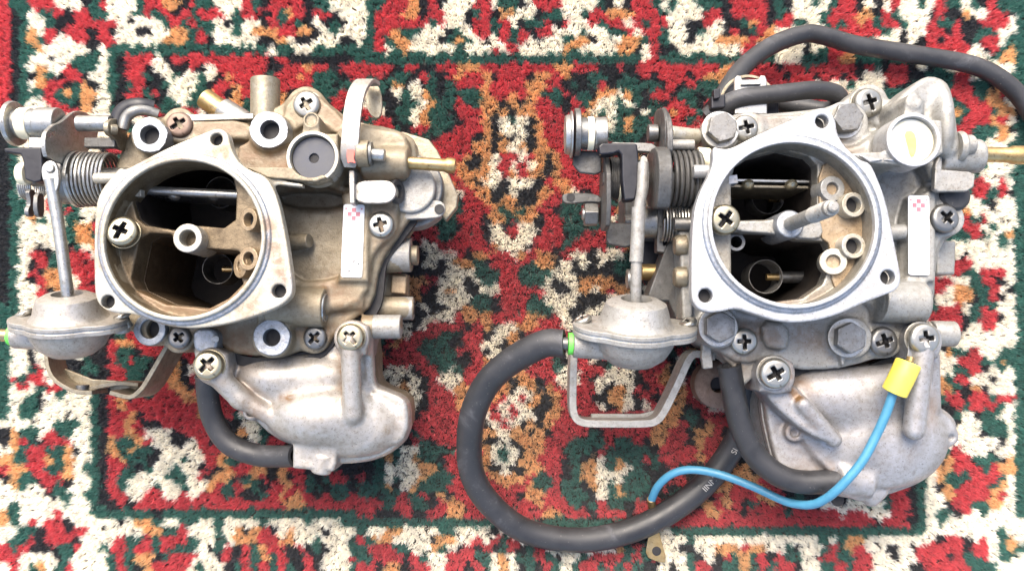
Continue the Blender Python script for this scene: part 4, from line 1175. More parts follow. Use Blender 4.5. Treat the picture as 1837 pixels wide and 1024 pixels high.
    q2 = c.poly([(414, 650), (470, 656), (530, 652), (566, 640), (600, 616), (650, 600), (656, 700), (690, 740), (690, 780), (620, 815), (560, 800), (500, 760), (430, 705)], 46)
    K.prism(smoothpoly(q2, 1), 38, 50.5, 1.6, 2)
    K.ell(P(580, 742, 44), (24, 15, 18), 3)
    K.ell(P(650, 765, 43), (18, 13, 13), 6)
    K.ell(P(520, 682, 46), (26, 11, 10), 4, rot=-.1)
    K.ell(P(560, 672, 47), (18, 8, 9), 4)
    for (x, y), (x2, y2), z1, z2, r in (((628, 612), (633, 742), 62, 58, 4.0), ((378, 662), (432, 715), 60, 55, 4.4), ((432, 715), (505, 756), 55, 51, 3.8), ((655, 600), (662, 690), 52, 47, 3.0)):
        K.cap(P(x, y, z1), P(x2, y2, z2), r, None, 2.2)
    for x, y, z in ((628, 606, 61), (376, 655, 61)):
        b = P(x, y, z)
        K.cyl((b[0] + .4, b[1], 34), (b[0] + .4, b[1], z), 7.3, 1, 2.5)
        K.prism([(b[0] - 1, b[1] - 6), (b[0] + 6.5, b[1] - 7), (b[0] + 7.2, b[1] + 5), (b[0], b[1] + 6.5)], 36, z - .6, 1.2, 2)
    K.cyl(P(548, 800, 46), P(600, 812, 46), 7, 1.5, 3)
    K.prism(c.poly([(528, 786), (608, 792), (606, 830), (600, 844), (575, 842), (528, 838)], 50), 34, 53, 1.4, 1.2)
    K.cyl(P(576, 848, 49.5), P(582, 815, 50), 4.2, .8, .8)
    for x, y in ((450, 739), (708, 747)):
        b = P(x, y, 46.5); K.cyl((b[0], b[1], 36), (b[0], b[1], 46.8), 3.6, .8, 2)
        K.cyl((b[0], b[1], 45.6), (b[0], b[1], 50), 1.8, .1, .2, True)
    K.prism(smoothpoly(c.poly([(664, 690), (690, 700), (722, 712), (733, 730), (731, 782), (705, 802), (680, 770)], 50), 1), 40, 49.5, 1.8, 3)
    K.rough(0.12, 7)
    K.mesh('bowl_cover', M['coverA'], R, 'silver domed lower cover stained brown', stains=[(P(410, 672, 50), P(455, 735, 52), 7, .9), (P(455, 735, 52), P(520, 745, 50), 5, .7), (P(410, 668, 50), P(560, 665, 50), 4.5, .7), (P(614, 610, 52), P(618, 700, 52), 4, .7), (P(500, 712, 57), P(522, 712, 57), 2.4, 1.0), (P(690, 780, 48), P(700, 760, 48), 5, .4), (P(372, 655, 60), P(380, 660, 60), 9, .55), (P(628, 605, 60), P(628, 606, 60), 9, .5)])
    screw(c, 627, 605, 66.3, 5.4, 'screwgold', (0, 0), .75, 6.0)
    screw(c, 371, 654, 66.3, 5.8, 'screwgold', (0, .12), .8, 6.4)
    # hose of the lower cover
    hose(c, [(371, 672, 48), (373, 712, 44), (384, 756, 41), (412, 796, 40), (458, 815, 41), (500, 818, 44), (530, 817, 48)], 4.7, 3.0)
    # under the cover: dark lower throttle body
    mk('throttle_body', *prism(c.poly([(300, 250), (640, 240), (650, 560), (300, 560)], 20), 1.5, 11.5), M['olive'], R, 2)
    # --- diaphragm unit, rod and bracket on the left
    diaphragm(c, 120, 527, 71, 46.5, 'coverA', 'coverA')
    rod = [(90, 322, 76), (101, 380, 75), (110, 440, 74), (118, 500, 73), (122, 532, 72)]
    hose(c, rod, 2.35, None, 'zinc', 'link_rod', 6)
    hp = smoothpoly(c.poly([(72, 302), (82, 288), (96, 288), (104, 302), (106, 330), (98, 350), (88, 348), (76, 325)], 77), 2)
    mk('link_eye', *prism([tuple(a) for a in hp], 75, 77), M['zinc'], R, .5)
    mk('rivet', *lathe(P(91, 303, 77), (0, 0, 1), [(0, 1.2), (1.4, 1), (1.9, .2), (1.9, -1), (0, -1)], 20), M['zinc'], R)
    strap(c, [(82, 612), (84, 655), (100, 684), (135, 702), (165, 704)], 24, 38, 1.8, 'olive')
    strap(c, [(150, 700), (205, 688), (248, 690)], 25, 34, 1.8, 'olive')
    strap(c, [(196, 704), (232, 712), (250, 700), (262, 684), (296, 625), (312, 596)], 24, 44, 2.0, 'olive')
    flat(c, [(100, 655), (165, 680), (230, 684), (255, 690), (235, 706), (200, 702), (195, 694), (120, 696), (95, 680)], 27, 1.6, 'olive', 'bracket', .4, 0)
    mk('bracket_bolt', *cyl(P(148, 706, 34), P(148, 690, 34), 2.8, 22), M['steel'], R, .4)
    mk('body_lug', *prism(smoothpoly(c.poly([(345, 618), (378, 618), (382, 640), (372, 680), (352, 672), (350, 645)], 50), 1), 44, 50), M['faceA'], R, .8)
    mk('side_lug', *prism(smoothpoly(c.poly([(345, 588), (390, 588), (390, 625), (378, 634), (352, 632), (345, 620)], 60), 1), 50, 60), M['cutA'], R, 2.2, seg=4)
    mk('lug_pin', *cyl(P(386, 608, 61), P(386, 608, 58), 1.6, 16), M['zinc'], R, .3)
    # --- linkages at upper left
    ax = 1
    mk('roller_flange', *lathe(P(26, 222, 64), (1, 0, 0), [(0, -1), (9.0, -1), (9.4, -.4), (9.0, 1.2), (0, 1.2)], 48), M['zinc'], R, .3)
    mk('roller', *cyl(P(30, 222, 64), P(74, 222, 64), 6.0, 44), M['zinc'], R, .5)
    mk('roller_band', *lathe(P(50, 222, 64), (1, 0, 0), [(5, -2.6), (6.5, -2.6), (6.5, 2.0), (5, 2.0)], 44, True), M['cream'], R, .3)
    mk('roller_cap', *cyl(P(70, 222, 64), P(108, 222, 64), 6.6, 44), M['zinc'], R, .6)
    mk('roller_pin', *cyl(P(14, 222, 64), P(28, 222, 64), 3.4, 30), M['steel'], R, .4)
    mk('linkage_shaft', *cyl(P(60, 318, 54), P(250, 318, 54), 4.0, 28), M['steel'], R)
    plateX(c, [(77, 246), (80, 236), (92, 224), (106, 220), (125, 203), (138, 198), (157, 204), (172, 222), (174, 240), (166, 258), (152, 275), (146, 310), (136, 312), (128, 300), (82, 286), (77, 268)], 78, 76, 1.8, 'zinc', 'cam_plate', .35, label='curved grey cam plate')
    pl = [P(150, 255, 62), P(206, 255, 62)]
    mk('stop_tab', *prism([(pl[0][0], pl[0][1] - 2.2), (pl[1][0], pl[1][1] - 2.2), (pl[1][0], pl[1][1] + 2.0), (pl[0][0], pl[0][1] + 2.0)], 58, 62), M['darksteel'], R, .5)
    mk('cross_pin', *cyl(P(140, 222, 62), P(200, 222, 62), 3.4, 26), M['zinc'], R, .3)
    mk('return_spring', *helix(P(146, 322, 56), (1, 0, 0), 11.2, 0.62, 13.5, 8.2, dish=.5), M['zinc'], R)
    mk('spring_drum', *cyl(P(110, 322, 55), P(140, 322, 55), 10.5, 44), M['steel'], R, .6)
    mk('spring_seat', *lathe(P(142, 322, 55), (1, 0, 0), [(5, -.8), (12.0, -.8), (12.0, .8), (5, .8)], 48, True), M['zinc'], R, .3)
    mk('stop_stub', *cyl(P(170, 320, 68), P(210, 320, 68), 2.2, 24), M['faceA'], R, .4)
    flat(c, [(6, 265), (74, 264), (76, 300), (74, 324), (62, 328), (44, 322), (41, 290), (36, 277), (7, 273)], 76, 6, 'blackplastic', 'plastic_stop', .7, 0, label='black plastic stop on the lever')
    mk('idle_spring', *helix(P(46, 335, 50), (1, 0, 0), 5.5, 0.4, 6, 7), M['zinc'], R)
    plateX(c, [(47, 338), (62, 342), (60, 372), (58, 390), (48, 388), (46, 376), (52, 366)], 47, 60, 2, 'steel', 'fork_leg', .4)
    plateX(c, [(64, 345), (76, 348), (76, 390), (66, 390), (62, 372)], 64, 60, 2, 'steel', 'fork_leg', .4)
    mk('collar', *lathe(P(36, 312, 60), (1, 0, 0), [(0, 0), (4.6, 0), (4.6, 3.5), (0, 3.5)], 30), M['cream'], R, .5)
    plateX(c, [(188, 222), (196, 213), (210, 214), (222, 232), (230, 262), (222, 272), (210, 268), (204, 250), (190, 240)], 190, 66, 2.2, 'olive', 'lever_plate', .5)
    mk('lever_pivot', *cyl(P(196, 232, 66), P(210, 233, 64), 2.2, 22), M['olive'], R, .4)
    path = catmull([P(208, 222, 60), P(214, 205, 60), P(228, 193, 60), P(250, 189, 60), P(276, 194, 58)], 6)
    mk('plastic_arc', *sweep(path, 3.2, 14, .6), M['blackplastic'], R)
    path = catmull([P(220, 232, 62), P(226, 212, 62), P(240, 200, 62), P(262, 198, 60), P(284, 206, 58)], 6)
    mk('arc_lever', *sweep(path, 2.4, 12, .8), M['steel'], R)
    mk('bracket_plate', *prism(c.poly([(50, 245), (78, 245), (78, 268), (50, 266)], 66), 60, 66), M['zinc'], R, .6)
    return c
# ------------------------------------------------------------------ right carburettor
def build_B():
    c = Carb(1.046)
    c.root = empty('carburettor', P0(1480, 420, 0))
    c.root['label'] = 'grey carburettor on the right, with a threaded stud in its throat and blue wire'
    c.root['category'] = 'carburettor'
    P, R = c.P, c.root
    outl = [(1290, 232), (1310, 205), (1345, 205), (1420, 200), (1500, 190), (1535, 165), (1570, 160), (1600, 195), (1630, 215), (1690, 225), (1702, 250), (1700, 330), (1716, 345), (1720, 400), (1690, 440), (1680, 480), (1678, 545), (1660, 572), (1650, 590), (1640, 610), (1625, 622), (1560, 648), (1500, 662), (1420, 664), (1392, 640), (1330, 655), (1290, 630), (1255, 600), (1235, 560), (1232, 440), (1238, 330), (1262, 270)]
    q = np.array(c.poly(outl, 54))
    zs = c.zs
    S = SDF((q[:, 0].min() - 12, q[:, 1].min() - 10, 4), (q[:, 0].max() + 22, q[:, 1].max() + 14, 86), 0.5)
    S.prism(smoothpoly(q, 1), 26, 54 * zs, 1.6, 0)
    low = [(1300, 240), (1560, 200), (1690, 250), (1690, 370), (1660, 480), (1650, 560), (1560, 620), (1420, 640), (1290, 600), (1255, 400)]
    S.prism(smoothpoly(c.poly(low, 50), 1), 6, 30, 2.5, 3)
    t = P(1424, 400, 85)
    S.cyl((t[0], t[1], 30), (t[0], t[1], 84), 34.2, 1, 4)
    S.prism(c.poly([(1500, 215), (1545, 205), (1570, 240), (1600, 300), (1560, 310), (1500, 300), (1480, 260)], 62), 40, 62, 1.5, 4)
    S.prism(smoothpoly(c.poly([(1500, 262), (1560, 290), (1600, 300), (1590, 250), (1570, 240), (1540, 262)], 66), 1), 45, 67, 1.5, 4)
    S.prism(c.poly([(1520, 275), (1560, 292), (1640, 296), (1650, 285), (1630, 270), (1560, 272)], 77), 56, 80, .8, 3)
    h = P(1637, 252, 78)
    S.cyl((h[0], h[1], 40), (h[0], h[1], 82), 10.2, 0.6, 2.5)
    S.prism(c.poly([(1640, 212), (1688, 216), (1690, 275), (1670, 290), (1640, 290)], 76), 40, 80.5, 0.6, 1)
    e = P(1642, 180, 77)
    S.cyl((e[0], e[1], 40), (e[0], e[1], 80), 3.2, .5, 3)
    S.prism(c.poly([(1628, 180), (1657, 180), (1662, 215), (1622, 215)], 77), 40, 79.6, .6, 1.5)
    S.cyl((h[0], h[1], 79.6), (h[0], h[1], 90), 9.0, .2, .3, True)
    for x, y, z, r in ((1562, 182, 54.5, 7.6), (1700, 392, 56.5, 7.4), (1590, 612, 55, 6.8), (1336, 612, 54, 6.8), (1342, 228, 58, 6.4), (1524, 218, 60, 8.0), (1296, 236, 60, 7.8), (1529, 606, 59, 8.4), (1291, 590, 58, 8)):
        b = P(x, y, z)
        S.cyl((b[0], b[1], 25), (b[0], b[1], z * zs), r, .8, 3)
    S.prism(smoothpoly(c.poly([(1520, 195), (1545, 165), (1575, 160), (1625, 205), (1640, 240), (1600, 235), (1560, 215), (1530, 235)], 57), 1), 45, 58, 1.2, 2)
    S.prism(smoothpoly(c.poly([(1560, 305), (1640, 300), (1690, 320), (1712, 350), (1690, 420), (1676, 470), (1674, 540), (1620, 560), (1560, 560), (1540, 500)], 56), 1), 40, 59, 1.5, 3)
    S.prism(c.poly([(1628, 340), (1680, 340), (1678, 505), (1626, 505)], 59), 45, 62, 1.2, 2.5)
    S.prism(smoothpoly(c.poly([(1562, 302), (1680, 300), (1664, 340), (1624, 360), (1622, 482), (1612, 505), (1575, 505)], 58), 1), 54.0, 76, 1.2, 4, True)
    S.cyl(P(1590, 418, 56), P(1622, 416, 57), 3.2, .6, 2.5)
    S.cyl(P(1570, 540, 58), P(1655, 543, 57), 8.6, 1.0, 3)
    # inlet block and pipe boss
    S.prism(smoothpoly(c.poly([(1660, 215), (1690, 225), (1700, 250), (1700, 318), (1660, 322)], 60), 1), 35, 64, 3.0, 3)
    S.cyl(P(1680, 283, 58), P(1757, 280, 58), 7.6, 1.0, 2, r2=7.0)
    # cast arm standing up behind the cap
    S.prism(smoothpoly(c.poly([(1596, 192), (1622, 165), (1650, 142), (1672, 135), (1696, 144), (1708, 170), (1716, 225), (1724, 262), (1714, 278), (1690, 280), (1660, 240), (1612, 215)], 66), 1), 50, 70, 2.2, 2)
    S.ell(P(1662, 200, 71), (7, 9, 5), 3, True)
    S.ell(P(1690, 215, 66), (4, 14, 6), 3)
    S.cyl(P(1640, 210, 70), P(1642, 180, 70), 3.5, .5, 2)
    # right side
    S.prism(c.poly([(1680, 430), (1716, 432), (1714, 492), (1680, 492)], 44), 28, 46, 1, 1.5)
    S.cyl(P(1660, 598, 50), P(1712, 599, 50), 5.2, .5, 2)
    # deck, lower lugs
    S.prism(smoothpoly(c.poly([(1340, 205), (1400, 205), (1490, 200), (1500, 250), (1400, 240), (1340, 250)], 60), 1), 45, 61, 1.5, 3)
    S.prism(smoothpoly(c.poly([(1365, 575), (1415, 580), (1415, 622), (1400, 628), (1370, 622)], 57), 1), 40, 61, 2, 2)
    S.prism(c.poly([(1505, 630), (1520, 630), (1512, 660)], 57), 50, 60, .6, 1)
    S.prism(smoothpoly(c.poly([(1300, 610), (1350, 620), (1380, 650), (1340, 690), (1325, 695), (1318, 660), (1296, 640)], 52), 1), 40, 54, 1.2, 1.5)
    # throat
    S.cyl((t[0], t[1], 73 * zs), (t[0], t[1], 96), 31, .1, .5, True)
    up = [(1312, 322), (1318, 300), (1345, 282), (1400, 268), (1450, 280), (1466, 296), (1466, 372), (1440, 392), (1312, 396)]
    lo_ = [(1312, 416), (1400, 418), (1430, 430), (1482, 433), (1490, 450), (1488, 478), (1476, 510), (1440, 535), (1390, 542), (1345, 530), (1312, 500)]
    for pts in (up, lo_): S.prism(c.poly(pts, 73), 12, 82, .3, .5, True)
    for x, y in ((1524, 218), (1296, 236)): pass
    S.rough(0.12, 7)
    S.mesh('body_casting', [M['castB'], M['throatB']], R, matfn=lambda v: (np.hypot(v[:, 0] - t[0], v[:, 1] - t[1]) < 31.5) & (v[:, 2] > 20) & (v[:, 2] < 84), stains=[(P(1340, 590, 56), P(1380, 600, 56), 7, .6), (P(1440, 600, 56), P(1500, 620, 56), 7, .5), (P(1290, 600, 56), P(1330, 650, 52), 7, .45), (P(1500, 255, 60), P(1540, 280, 66), 6, .4), (P(1330, 205, 60), P(1400, 210, 60), 4, .4), (P(1470, 540, 70), P(1380, 540, 70), 6, .5), (P(1640, 560, 54), P(1680, 560, 54), 5, .5)])
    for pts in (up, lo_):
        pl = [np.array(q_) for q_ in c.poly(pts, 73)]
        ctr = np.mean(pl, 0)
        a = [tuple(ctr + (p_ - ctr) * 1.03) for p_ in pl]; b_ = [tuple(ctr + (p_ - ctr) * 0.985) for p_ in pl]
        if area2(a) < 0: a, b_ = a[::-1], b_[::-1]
        mk('barrel_shade_liner', *ringprism(a, b_, 12.5, 70), M['soot_shade'], R)  # added liner, its black holds the bore's shade along with carbon
        mk('throttle_plate', *prism(b_, 13, 14), M['soot_shade'], R)
    mk('floor_insert', *ringprism(circle(60, 30.9), circle(60, 30.9 - 9), 76.2, 76.6, frame((t[0], t[1], 0), (0, 0, 1), (1, 0, 0))), M['castB'], R) if False else None
    fl = smoothpoly(c.poly([(1468, 300), (1500, 285), (1540, 320), (1562, 370), (1566, 420), (1556, 470), (1520, 520), (1492, 520), (1492, 440), (1470, 425), (1470, 380)], 74), 1)
    mk('throat_floor', *prism([tuple(a) for a in fl], 72 * zs, 74.2 * zs), M['tan'], R, .6)
    outline = [(1455, 200), (1476, 192), (1490, 198), (1500, 216), (1502, 240), (1518, 266), (1545, 288), (1562, 292), (1575, 320), (1590, 360), (1602, 420), (1612, 470), (1618, 500), (1610, 520), (1590, 528), (1545, 545), (1500, 566), (1450, 578), (1400, 578), (1350, 562), (1320, 552), (1290, 560), (1262, 560), (1243, 545), (1240, 520), (1242, 400), (1252, 350), (1280, 300), (1278, 262), (1290, 266), (1310, 268), (1350, 246), (1405, 222)]
    F = flange_sdf(c, 1424, 400, 85, 31, outline, [(1475, 218, 2.6), (1266, 530, 2.7), (1593, 497, 2.8)], 'faceB', 68, 33)
    F.prism(c.poly([(1540, 278), (1600, 290), (1640, 296), (1660, 290), (1655, 282), (1600, 284), (1560, 292)], 77), 76, 81, .5, 3)
    F.mesh('air_horn', [M['faceB'], M['throatB'], M['bevel']], R, matfn=lambda v: ((np.hypot(v[:, 0] - t[0], v[:, 1] - t[1]) < 31.2) & (v[:, 2] < 86.5)) * 1 + ((np.hypot(v[:, 0] - t[0], v[:, 1] - t[1]) > 32.9) & (v[:, 2] > 86.8) & (v[:, 2] < 88.2)) * 2, stains=[(P(1560, 300, 78), P(1590, 420, 78), 3, .3)])
    for x, y in ((1475, 218), (1266, 530), (1593, 497)):
        b = P(x, y, 85); mk('blind_hole_shade_or_floor', *lathe((b[0], b[1], 81.6), (0, 0, 1), [(0, 0), (3.2, 0), (3.2, .6), (0, .6)], 20), M['grime_shade'], R)
    hp_ = P(1637, 252, 81)
    mk('sealing_cap', *lathe((h[0], h[1], 79.2), (0, 0, 1), [(0, 0), (8.9, 0), (8.9, 1.2), (7.5, 1.5), (0, 1.7)], 48), M['cap'], R)
    cs = [P(x, y, 81) for x, y in ((1630, 232), (1648, 230), (1654, 252), (1650, 276), (1642, 278), (1636, 256))]
    mk('cap_stain', *prism(smoothpoly([(q_[0], q_[1]) for q_ in cs], 1), 80.7, 81.0), simple('yellow sealant', (0.48, 0.37, 0.09), .5), R)
    mk('plug_rim', *ringprism(circle(56, 10.7), circle(56, 9.1), 70, 82.8, frame((h[0], h[1], 0), (0, 0, 1), (1, 0, 0))), M['faceB'], R, .4)
    screw(c, 1562, 182, 59.5, 6.0, 'screw', (0.05, .12), .3, 6.6)
    screw(c, 1340, 228, 62.0, 5.3, 'screw', (0.05, 0.1), .2, 5.8)
    screw(c, 1699, 390, 61.0, 5.9, 'steel', (0, .1), .7, 6.4)
    screw(c, 1589, 612, 59.5, 5.9, 'steel', (0, .1), .3)
    screw(c, 1336, 612, 58.5, 5.4, 'screw', (0, -.05), 0)
    hexbolt(c, 1297, 228, 66, 6.0, 'steel', rot=.3)
    hexbolt(c, 1523, 210, 66, 6.0, 'steel', rot=.1, h=5)
    hexbolt(c, 1293, 586, 64, 6.2, 'steel', rot=.5)
    hexbolt(c, 1528, 606, 64, 6.1, 'steel', rot=.45)
    # throat contents
    screw(c, 1302, 393, 82.5, 5.7, 'screwgold', (0, -0.05), .9, 6.0)
    bo = P(1418, 402, 79)
    zb = 79 * zs
    mk('stud_collar', *lathe((bo[0], bo[1], 60), (0, 0, 1), [(0, 0), (5.6, 0), (5.6, zb - 61), (5.0, zb - 60), (0, zb - 60)], 40), M['cutA'], R, .4)
    prof = [(0, 0), (2.7, 0), (2.7, 24)]
    zt = 24
    while zt < 38:
        prof += [(3.0, zt + .3), (2.6, zt + .75)]; zt += .9
    prof += [(2.9, 39), (2.7, 40.5), (1.9, 41), (1.8, 42.5), (1.2, 43), (0, 43)]
    mk('stud', *lathe((bo[0], bo[1], zb - .5), (0.0, 0.0, 1), prof, 32), M['dust'], R)
    mk('stud_bracket', *prism(smoothpoly(c.poly([(1312, 396), (1390, 396), (1400, 380), (1470, 385), (1480, 425), (1450, 430), (1395, 420), (1312, 414)], 75), 1), 70 * zs, 75 * zs), M['castB'], R, .8)
    for x, y, z, ro, ri, a_, m in ((1532, 367, 79, 4.9, 3.1, .15, 'faceA'), (1532, 441, 79, 4.9, 3.1, .1, 'faceA'), (1494, 338, 76.2, 5.0, 2.4, .1, 'castB'), (1495, 469, 76.2, 5.2, 2.6, -.25, 'faceA')):
        p = P(x, y, z); a = np.array([math.sin(a_), 0, math.cos(a_)])
        mk('jet_tube', *pipe(p - a * 9, p, ro, ri, 32), M[m], R, .35)
        dd = 3.4 if ri > 3 else 2
        mk('blind_hole_shade_or_floor', *cyl(p - a * (dd + .5), p - a * dd, ri + .2, 18), M['grime_shade' if ri > 3 else 'tan'], R)
    for x, y, z, r in ((1374, 496, 50, 7.3), (1378, 355, 36, 7.2)):
        p = P(x, y, z)
        mk('booster_tube', *pipe(p - np.array([0, 0, 12]), p, r, r - .9, 36, None, r - .3), M['dust'], R, .15)
        mk('booster_arm', *cyl(p + np.array([r - 1, 0, -4]), p + np.array([24, 0, -4]), 2.6, 20), M['steel'], R)
        mk('nozzle', *cyl(p + np.array([r, 0, -3]), p + np.array([1.0, 0, -3]), 1.5, 16), M['brass'], R, .2)
    p = P(1321, 434, 66); mk('small_tube', *pipe(p - np.array([0, 0, 12]), p, 3.6, 2.4, 26), M['steel'], R)
    s0, s1 = P(1312, 322, 66), P(1470, 325, 66)
    for k, dz in ((0, 0), (1, -1)):
        mk('choke_plate', *prism([(s0[0], s0[1] - .7 - 2.2 * k), (s1[0] - 1, s1[1] - .7 - 2.2 * k), (s1[0] - 1, s1[1] + .5 - 2.2 * k), (s0[0], s0[1] + .5 - 2.2 * k)], 40, 68.4 + dz), M['olive' if k else 'zinc'], R, .3)
    for x in (1342, 1420):
        q_ = P(x, 334, 66)
        mk('plate_screw', *lathe(q_, (0, -.8, .6), [(2.6, -1.2), (2.4, 0.3), (1.2, 1.1), (0, 1.3)], 20), M['screwgold'], R)
    mk('shaft_stub', *prism(c.poly([(1308, 314), (1324, 312), (1326, 328), (1308, 330)], 74), 70, 76.5), M['faceB'], R, .3)
    sticker(c, 1648, 422, 60.2, 38, 144, -1.5)
    # right hand bits
    mk('pin', *cyl(P(1722, 262, 64), P(1745, 260, 64), 4.2, 26), M['dust'], R, .8)
    mk('pin_collar', *lathe(P(1722, 264, 63), (1, 0, 0), [(0, -2), (6, -2), (6.6, 0), (6, 1), (0, 1)], 34), M['castB'], R, .3)
    a, b = P(1756, 277, 58), P(1850, 279, 58); u = (b - a) / np.linalg.norm(b - a); L = np.linalg.norm(b - a)
    mk('fuel_pipe', *lathe(a, u, [(2.3, L - 4), (2.3, L), (3.4, L), (3.9, L - 2), (3.9, L - 8), (3.2, L - 9.5), (3.2, 0), (2.3, 0)], 32, True), M['brass'], R, .2)
    flat(c, [(1678, 296), (1688, 270), (1692, 274), (1690, 304), (1740, 308), (1750, 314), (1748, 335), (1735, 343), (1684, 344), (1676, 340)], 64, 3.2, 'dust', 'lever_arm', .7, 0)
    p = P(1716, 350, 58); mk('rubber_seal', *lathe(p - np.array([0, 0, 4]), (0, 0, 1), [(0, 0), (6.4, 0), (6.4, 3), (5.2, 4), (0, 4)], 30), M['rubber'], R)
    # --- lower cover
    cov = [(1372, 735), (1376, 700), (1392, 672), (1420, 668), (1500, 672), (1560, 660), (1600, 640), (1640, 622), (1668, 620), (1676, 640), (1676, 730), (1700, 738), (1718, 755), (1718, 775), (1690, 800), (1668, 840), (1630, 870), (1590, 890), (1545, 893), (1500, 880), (1440, 860), (1400, 845), (1388, 810)]
    q = np.array(c.poly(cov, 44))
    fo = [np.array(a_) for a_ in q]; fc = np.mean(fo, 0)
    mk('cover_flange', *prism([tuple(fc + (a_ - fc) * 1.015) for a_ in smoothpoly(fo, 1)], 37.5, 41.5), M['coverB'], R, .5)
    mk('cover_gasket', *prism([tuple(fc + (a_ - fc) * 1.008) for a_ in smoothpoly(fo, 1)], 36.3, 37.5), M['grime_shade'], R)
    mk('bowl_base', *prism([tuple(fc + (a_ - fc) * 0.99) for a_ in smoothpoly(fo, 1)], 14, 36.3), M['castB'], R, .8)
    K = SDF((q[:, 0].min() - 12, q[:, 1].min() - 14, 20), (q[:, 0].max() + 6, q[:, 1].max() + 20, 78), 0.5)
    K.prism(smoothpoly(q, 1), 36, 46, 1.6, 0)
    K.prism(smoothpoly(c.poly([(1400, 680), (1560, 672), (1610, 650), (1655, 640), (1660, 740), (1680, 770), (1660, 820), (1600, 870), (1540, 870), (1470, 840), (1420, 770)], 46), 1), 38, 51, 1.8, 2.5)
    K.ell(P(1590, 785, 44), (26, 21, 12), 5)
    K.ell(P(1520, 712, 46), (27, 13, 10), 4, rot=-.1)
    K.ell(P(1590, 700, 46), (19, 11, 9), 5)
    K.ell(P(1450, 820, 52), (13, 8, 6), 4, True, rot=-.6)
    for (x, y), (x2, y2), z1, z2, r in (((1655, 625), (1640, 770), 63, 60, 4.4), ((1440, 725), (1496, 788), 57, 54, 3.2), ((1672, 640), (1674, 730), 52, 48, 3.0)):
        K.cap(P(x, y, z1), P(x2, y2, z2), r, None, 2.2)
    K.prism(smoothpoly(c.poly([(1368, 692), (1425, 684), (1462, 730), (1504, 784), (1492, 796), (1450, 778), (1392, 730)], 58), 1), 40, 59, 1.6, 2)
    for x, y, z in ((1658, 612, 61), (1394, 672, 61)):
        b = P(x, y, z)
        K.cyl((b[0], b[1], 34), (b[0], b[1], z * zs), 7.6, 1, 2.5)
        K.prism([(b[0] - 7, b[1] - 7), (b[0] + 6.5, b[1] - 7), (b[0] + 7.2, b[1] + 5), (b[0] - 4, b[1] + 6.5)], 36, z * zs - .8, 1.8, 2)
    K.cyl(P(1500, 858, 46), P(1560, 862, 46), 7.2, 1.5, 3)
    K.prism(smoothpoly(c.poly([(1508, 838), (1572, 842), (1580, 885), (1568, 900), (1545, 900), (1508, 886)], 48), 0), 34, 50, 1.6, 2)
    K.cap(P(1562, 892, 44), P(1575, 880, 44), 3.8, None, 1.5)
    for x, y in ((1425, 775), (1702, 782)):
        b = P(x, y, 46.5); K.cyl((b[0], b[1], 36), (b[0], b[1], 49.6), 4.0, .8, 2)
        K.cyl((b[0], b[1], 48.3), (b[0], b[1], 55), 2.0, .1, .2, True)
    K.prism(smoothpoly(c.poly([(1676, 728), (1700, 738), (1720, 757), (1718, 780), (1690, 795), (1660, 770)], 50), 1), 40, 50, 1.8, 3)
    K.prism(smoothpoly(c.poly([(1486, 884), (1510, 884), (1516, 900), (1500, 910), (1486, 900)], 40), 1), 34, 42, 1, 1.5)
    K.rough(0.12, 7)
    K.mesh('bowl_cover', M['coverB'], R, 'grey silver domed lower cover', stains=[(P(1415, 690, 58), P(1465, 760, 56), 2.6, 1.1), (P(1394, 668, 60), P(1400, 672, 60), 8.5, .7), (P(1425, 680, 50), P(1450, 700, 50), 5, .6), (P(1425, 770, 48), P(1450, 820, 50), 7, .45), (P(1660, 760, 50), P(1670, 720, 50), 5, .4), (P(1440, 835, 48), P(1490, 850, 48), 6, .5)])
    p = P(1503, 897, 42.4); mk('lug_hole_shade', *lathe(p, (0, 0, 1), [(0, -.8), (2.6, -.8), (2.6, .1), (1.6, .2), (0, -.4)], 20), M['grime_shade'], R)
    screw(c, 1662, 607, 67.2, 6.0, 'screw', (0, 0), .05, 6.8)
    screw(c, 1393, 670, 66.3, 6.0, 'screw', (0, -.05), .5, 6.9)
    # red gasket edge between body and cover
    gp = [(1425, 667), (1470, 672), (1540, 668), (1580, 656), (1625, 634)]
    path = catmull([P(x, y, 50) for x, y in gp], 6)
    L_, R_ = [], []
    for i in range(len(path)):
        t_ = path[min(i + 1, len(path) - 1)] - path[max(i - 1, 0)]; t_ /= np.linalg.norm(t_); nn = np.array([-t_[1], t_[0]])
        L_.append(tuple(path[i][:2] + nn * 1.6)); R_.append(tuple(path[i][:2] - nn * 1.6))
    mk('gasket', *prism(L_ + R_[::-1], 46, 50.5), M['grime_shade'], R)
    mk('throttle_body', *prism(c.poly([(1290, 280), (1640, 270), (1640, 560), (1290, 600)], 20), 1.5, 11.5), M['steel'], R, 2)
    p = P(1290, 690, 22)
    mk('mounting_ear', *lathe((p[0], p[1], 12), (0, 0, 1), [(3.5, 0), (11, 0), (11, 9), (9, 10), (3.5, 10)], 40, True), M['rust'], R, .5)
    mk('ear_neck', *prism(c.poly([(1262, 640), (1330, 640), (1330, 700), (1275, 700)], 18), 8, 18), M['blackplastic'], R, 1)
    a, b = P(1575, 540, 60), P(1652, 543, 59)
    mk('plug_boss', *cyl(a, b, 8.6, 44), M['castB'], R, .7)
    mk('side_boss', *cyl(P(1670, 598, 52), P(1712, 599, 52), 5.4, 36), M['castB'], R, .5)
    mk('spigot_pin', *cyl(P(1590, 417, 58), P(1622, 416, 58), 3.3, 30), M['castB'], R, .6)
    # --- hoses
    hose(c, [(1308, 655, 52), (1316, 705, 50), (1328, 760, 48), (1352, 812, 46), (1394, 850, 46), (1440, 864, 46), (1508, 862, 47)], 5.0, 3.2)
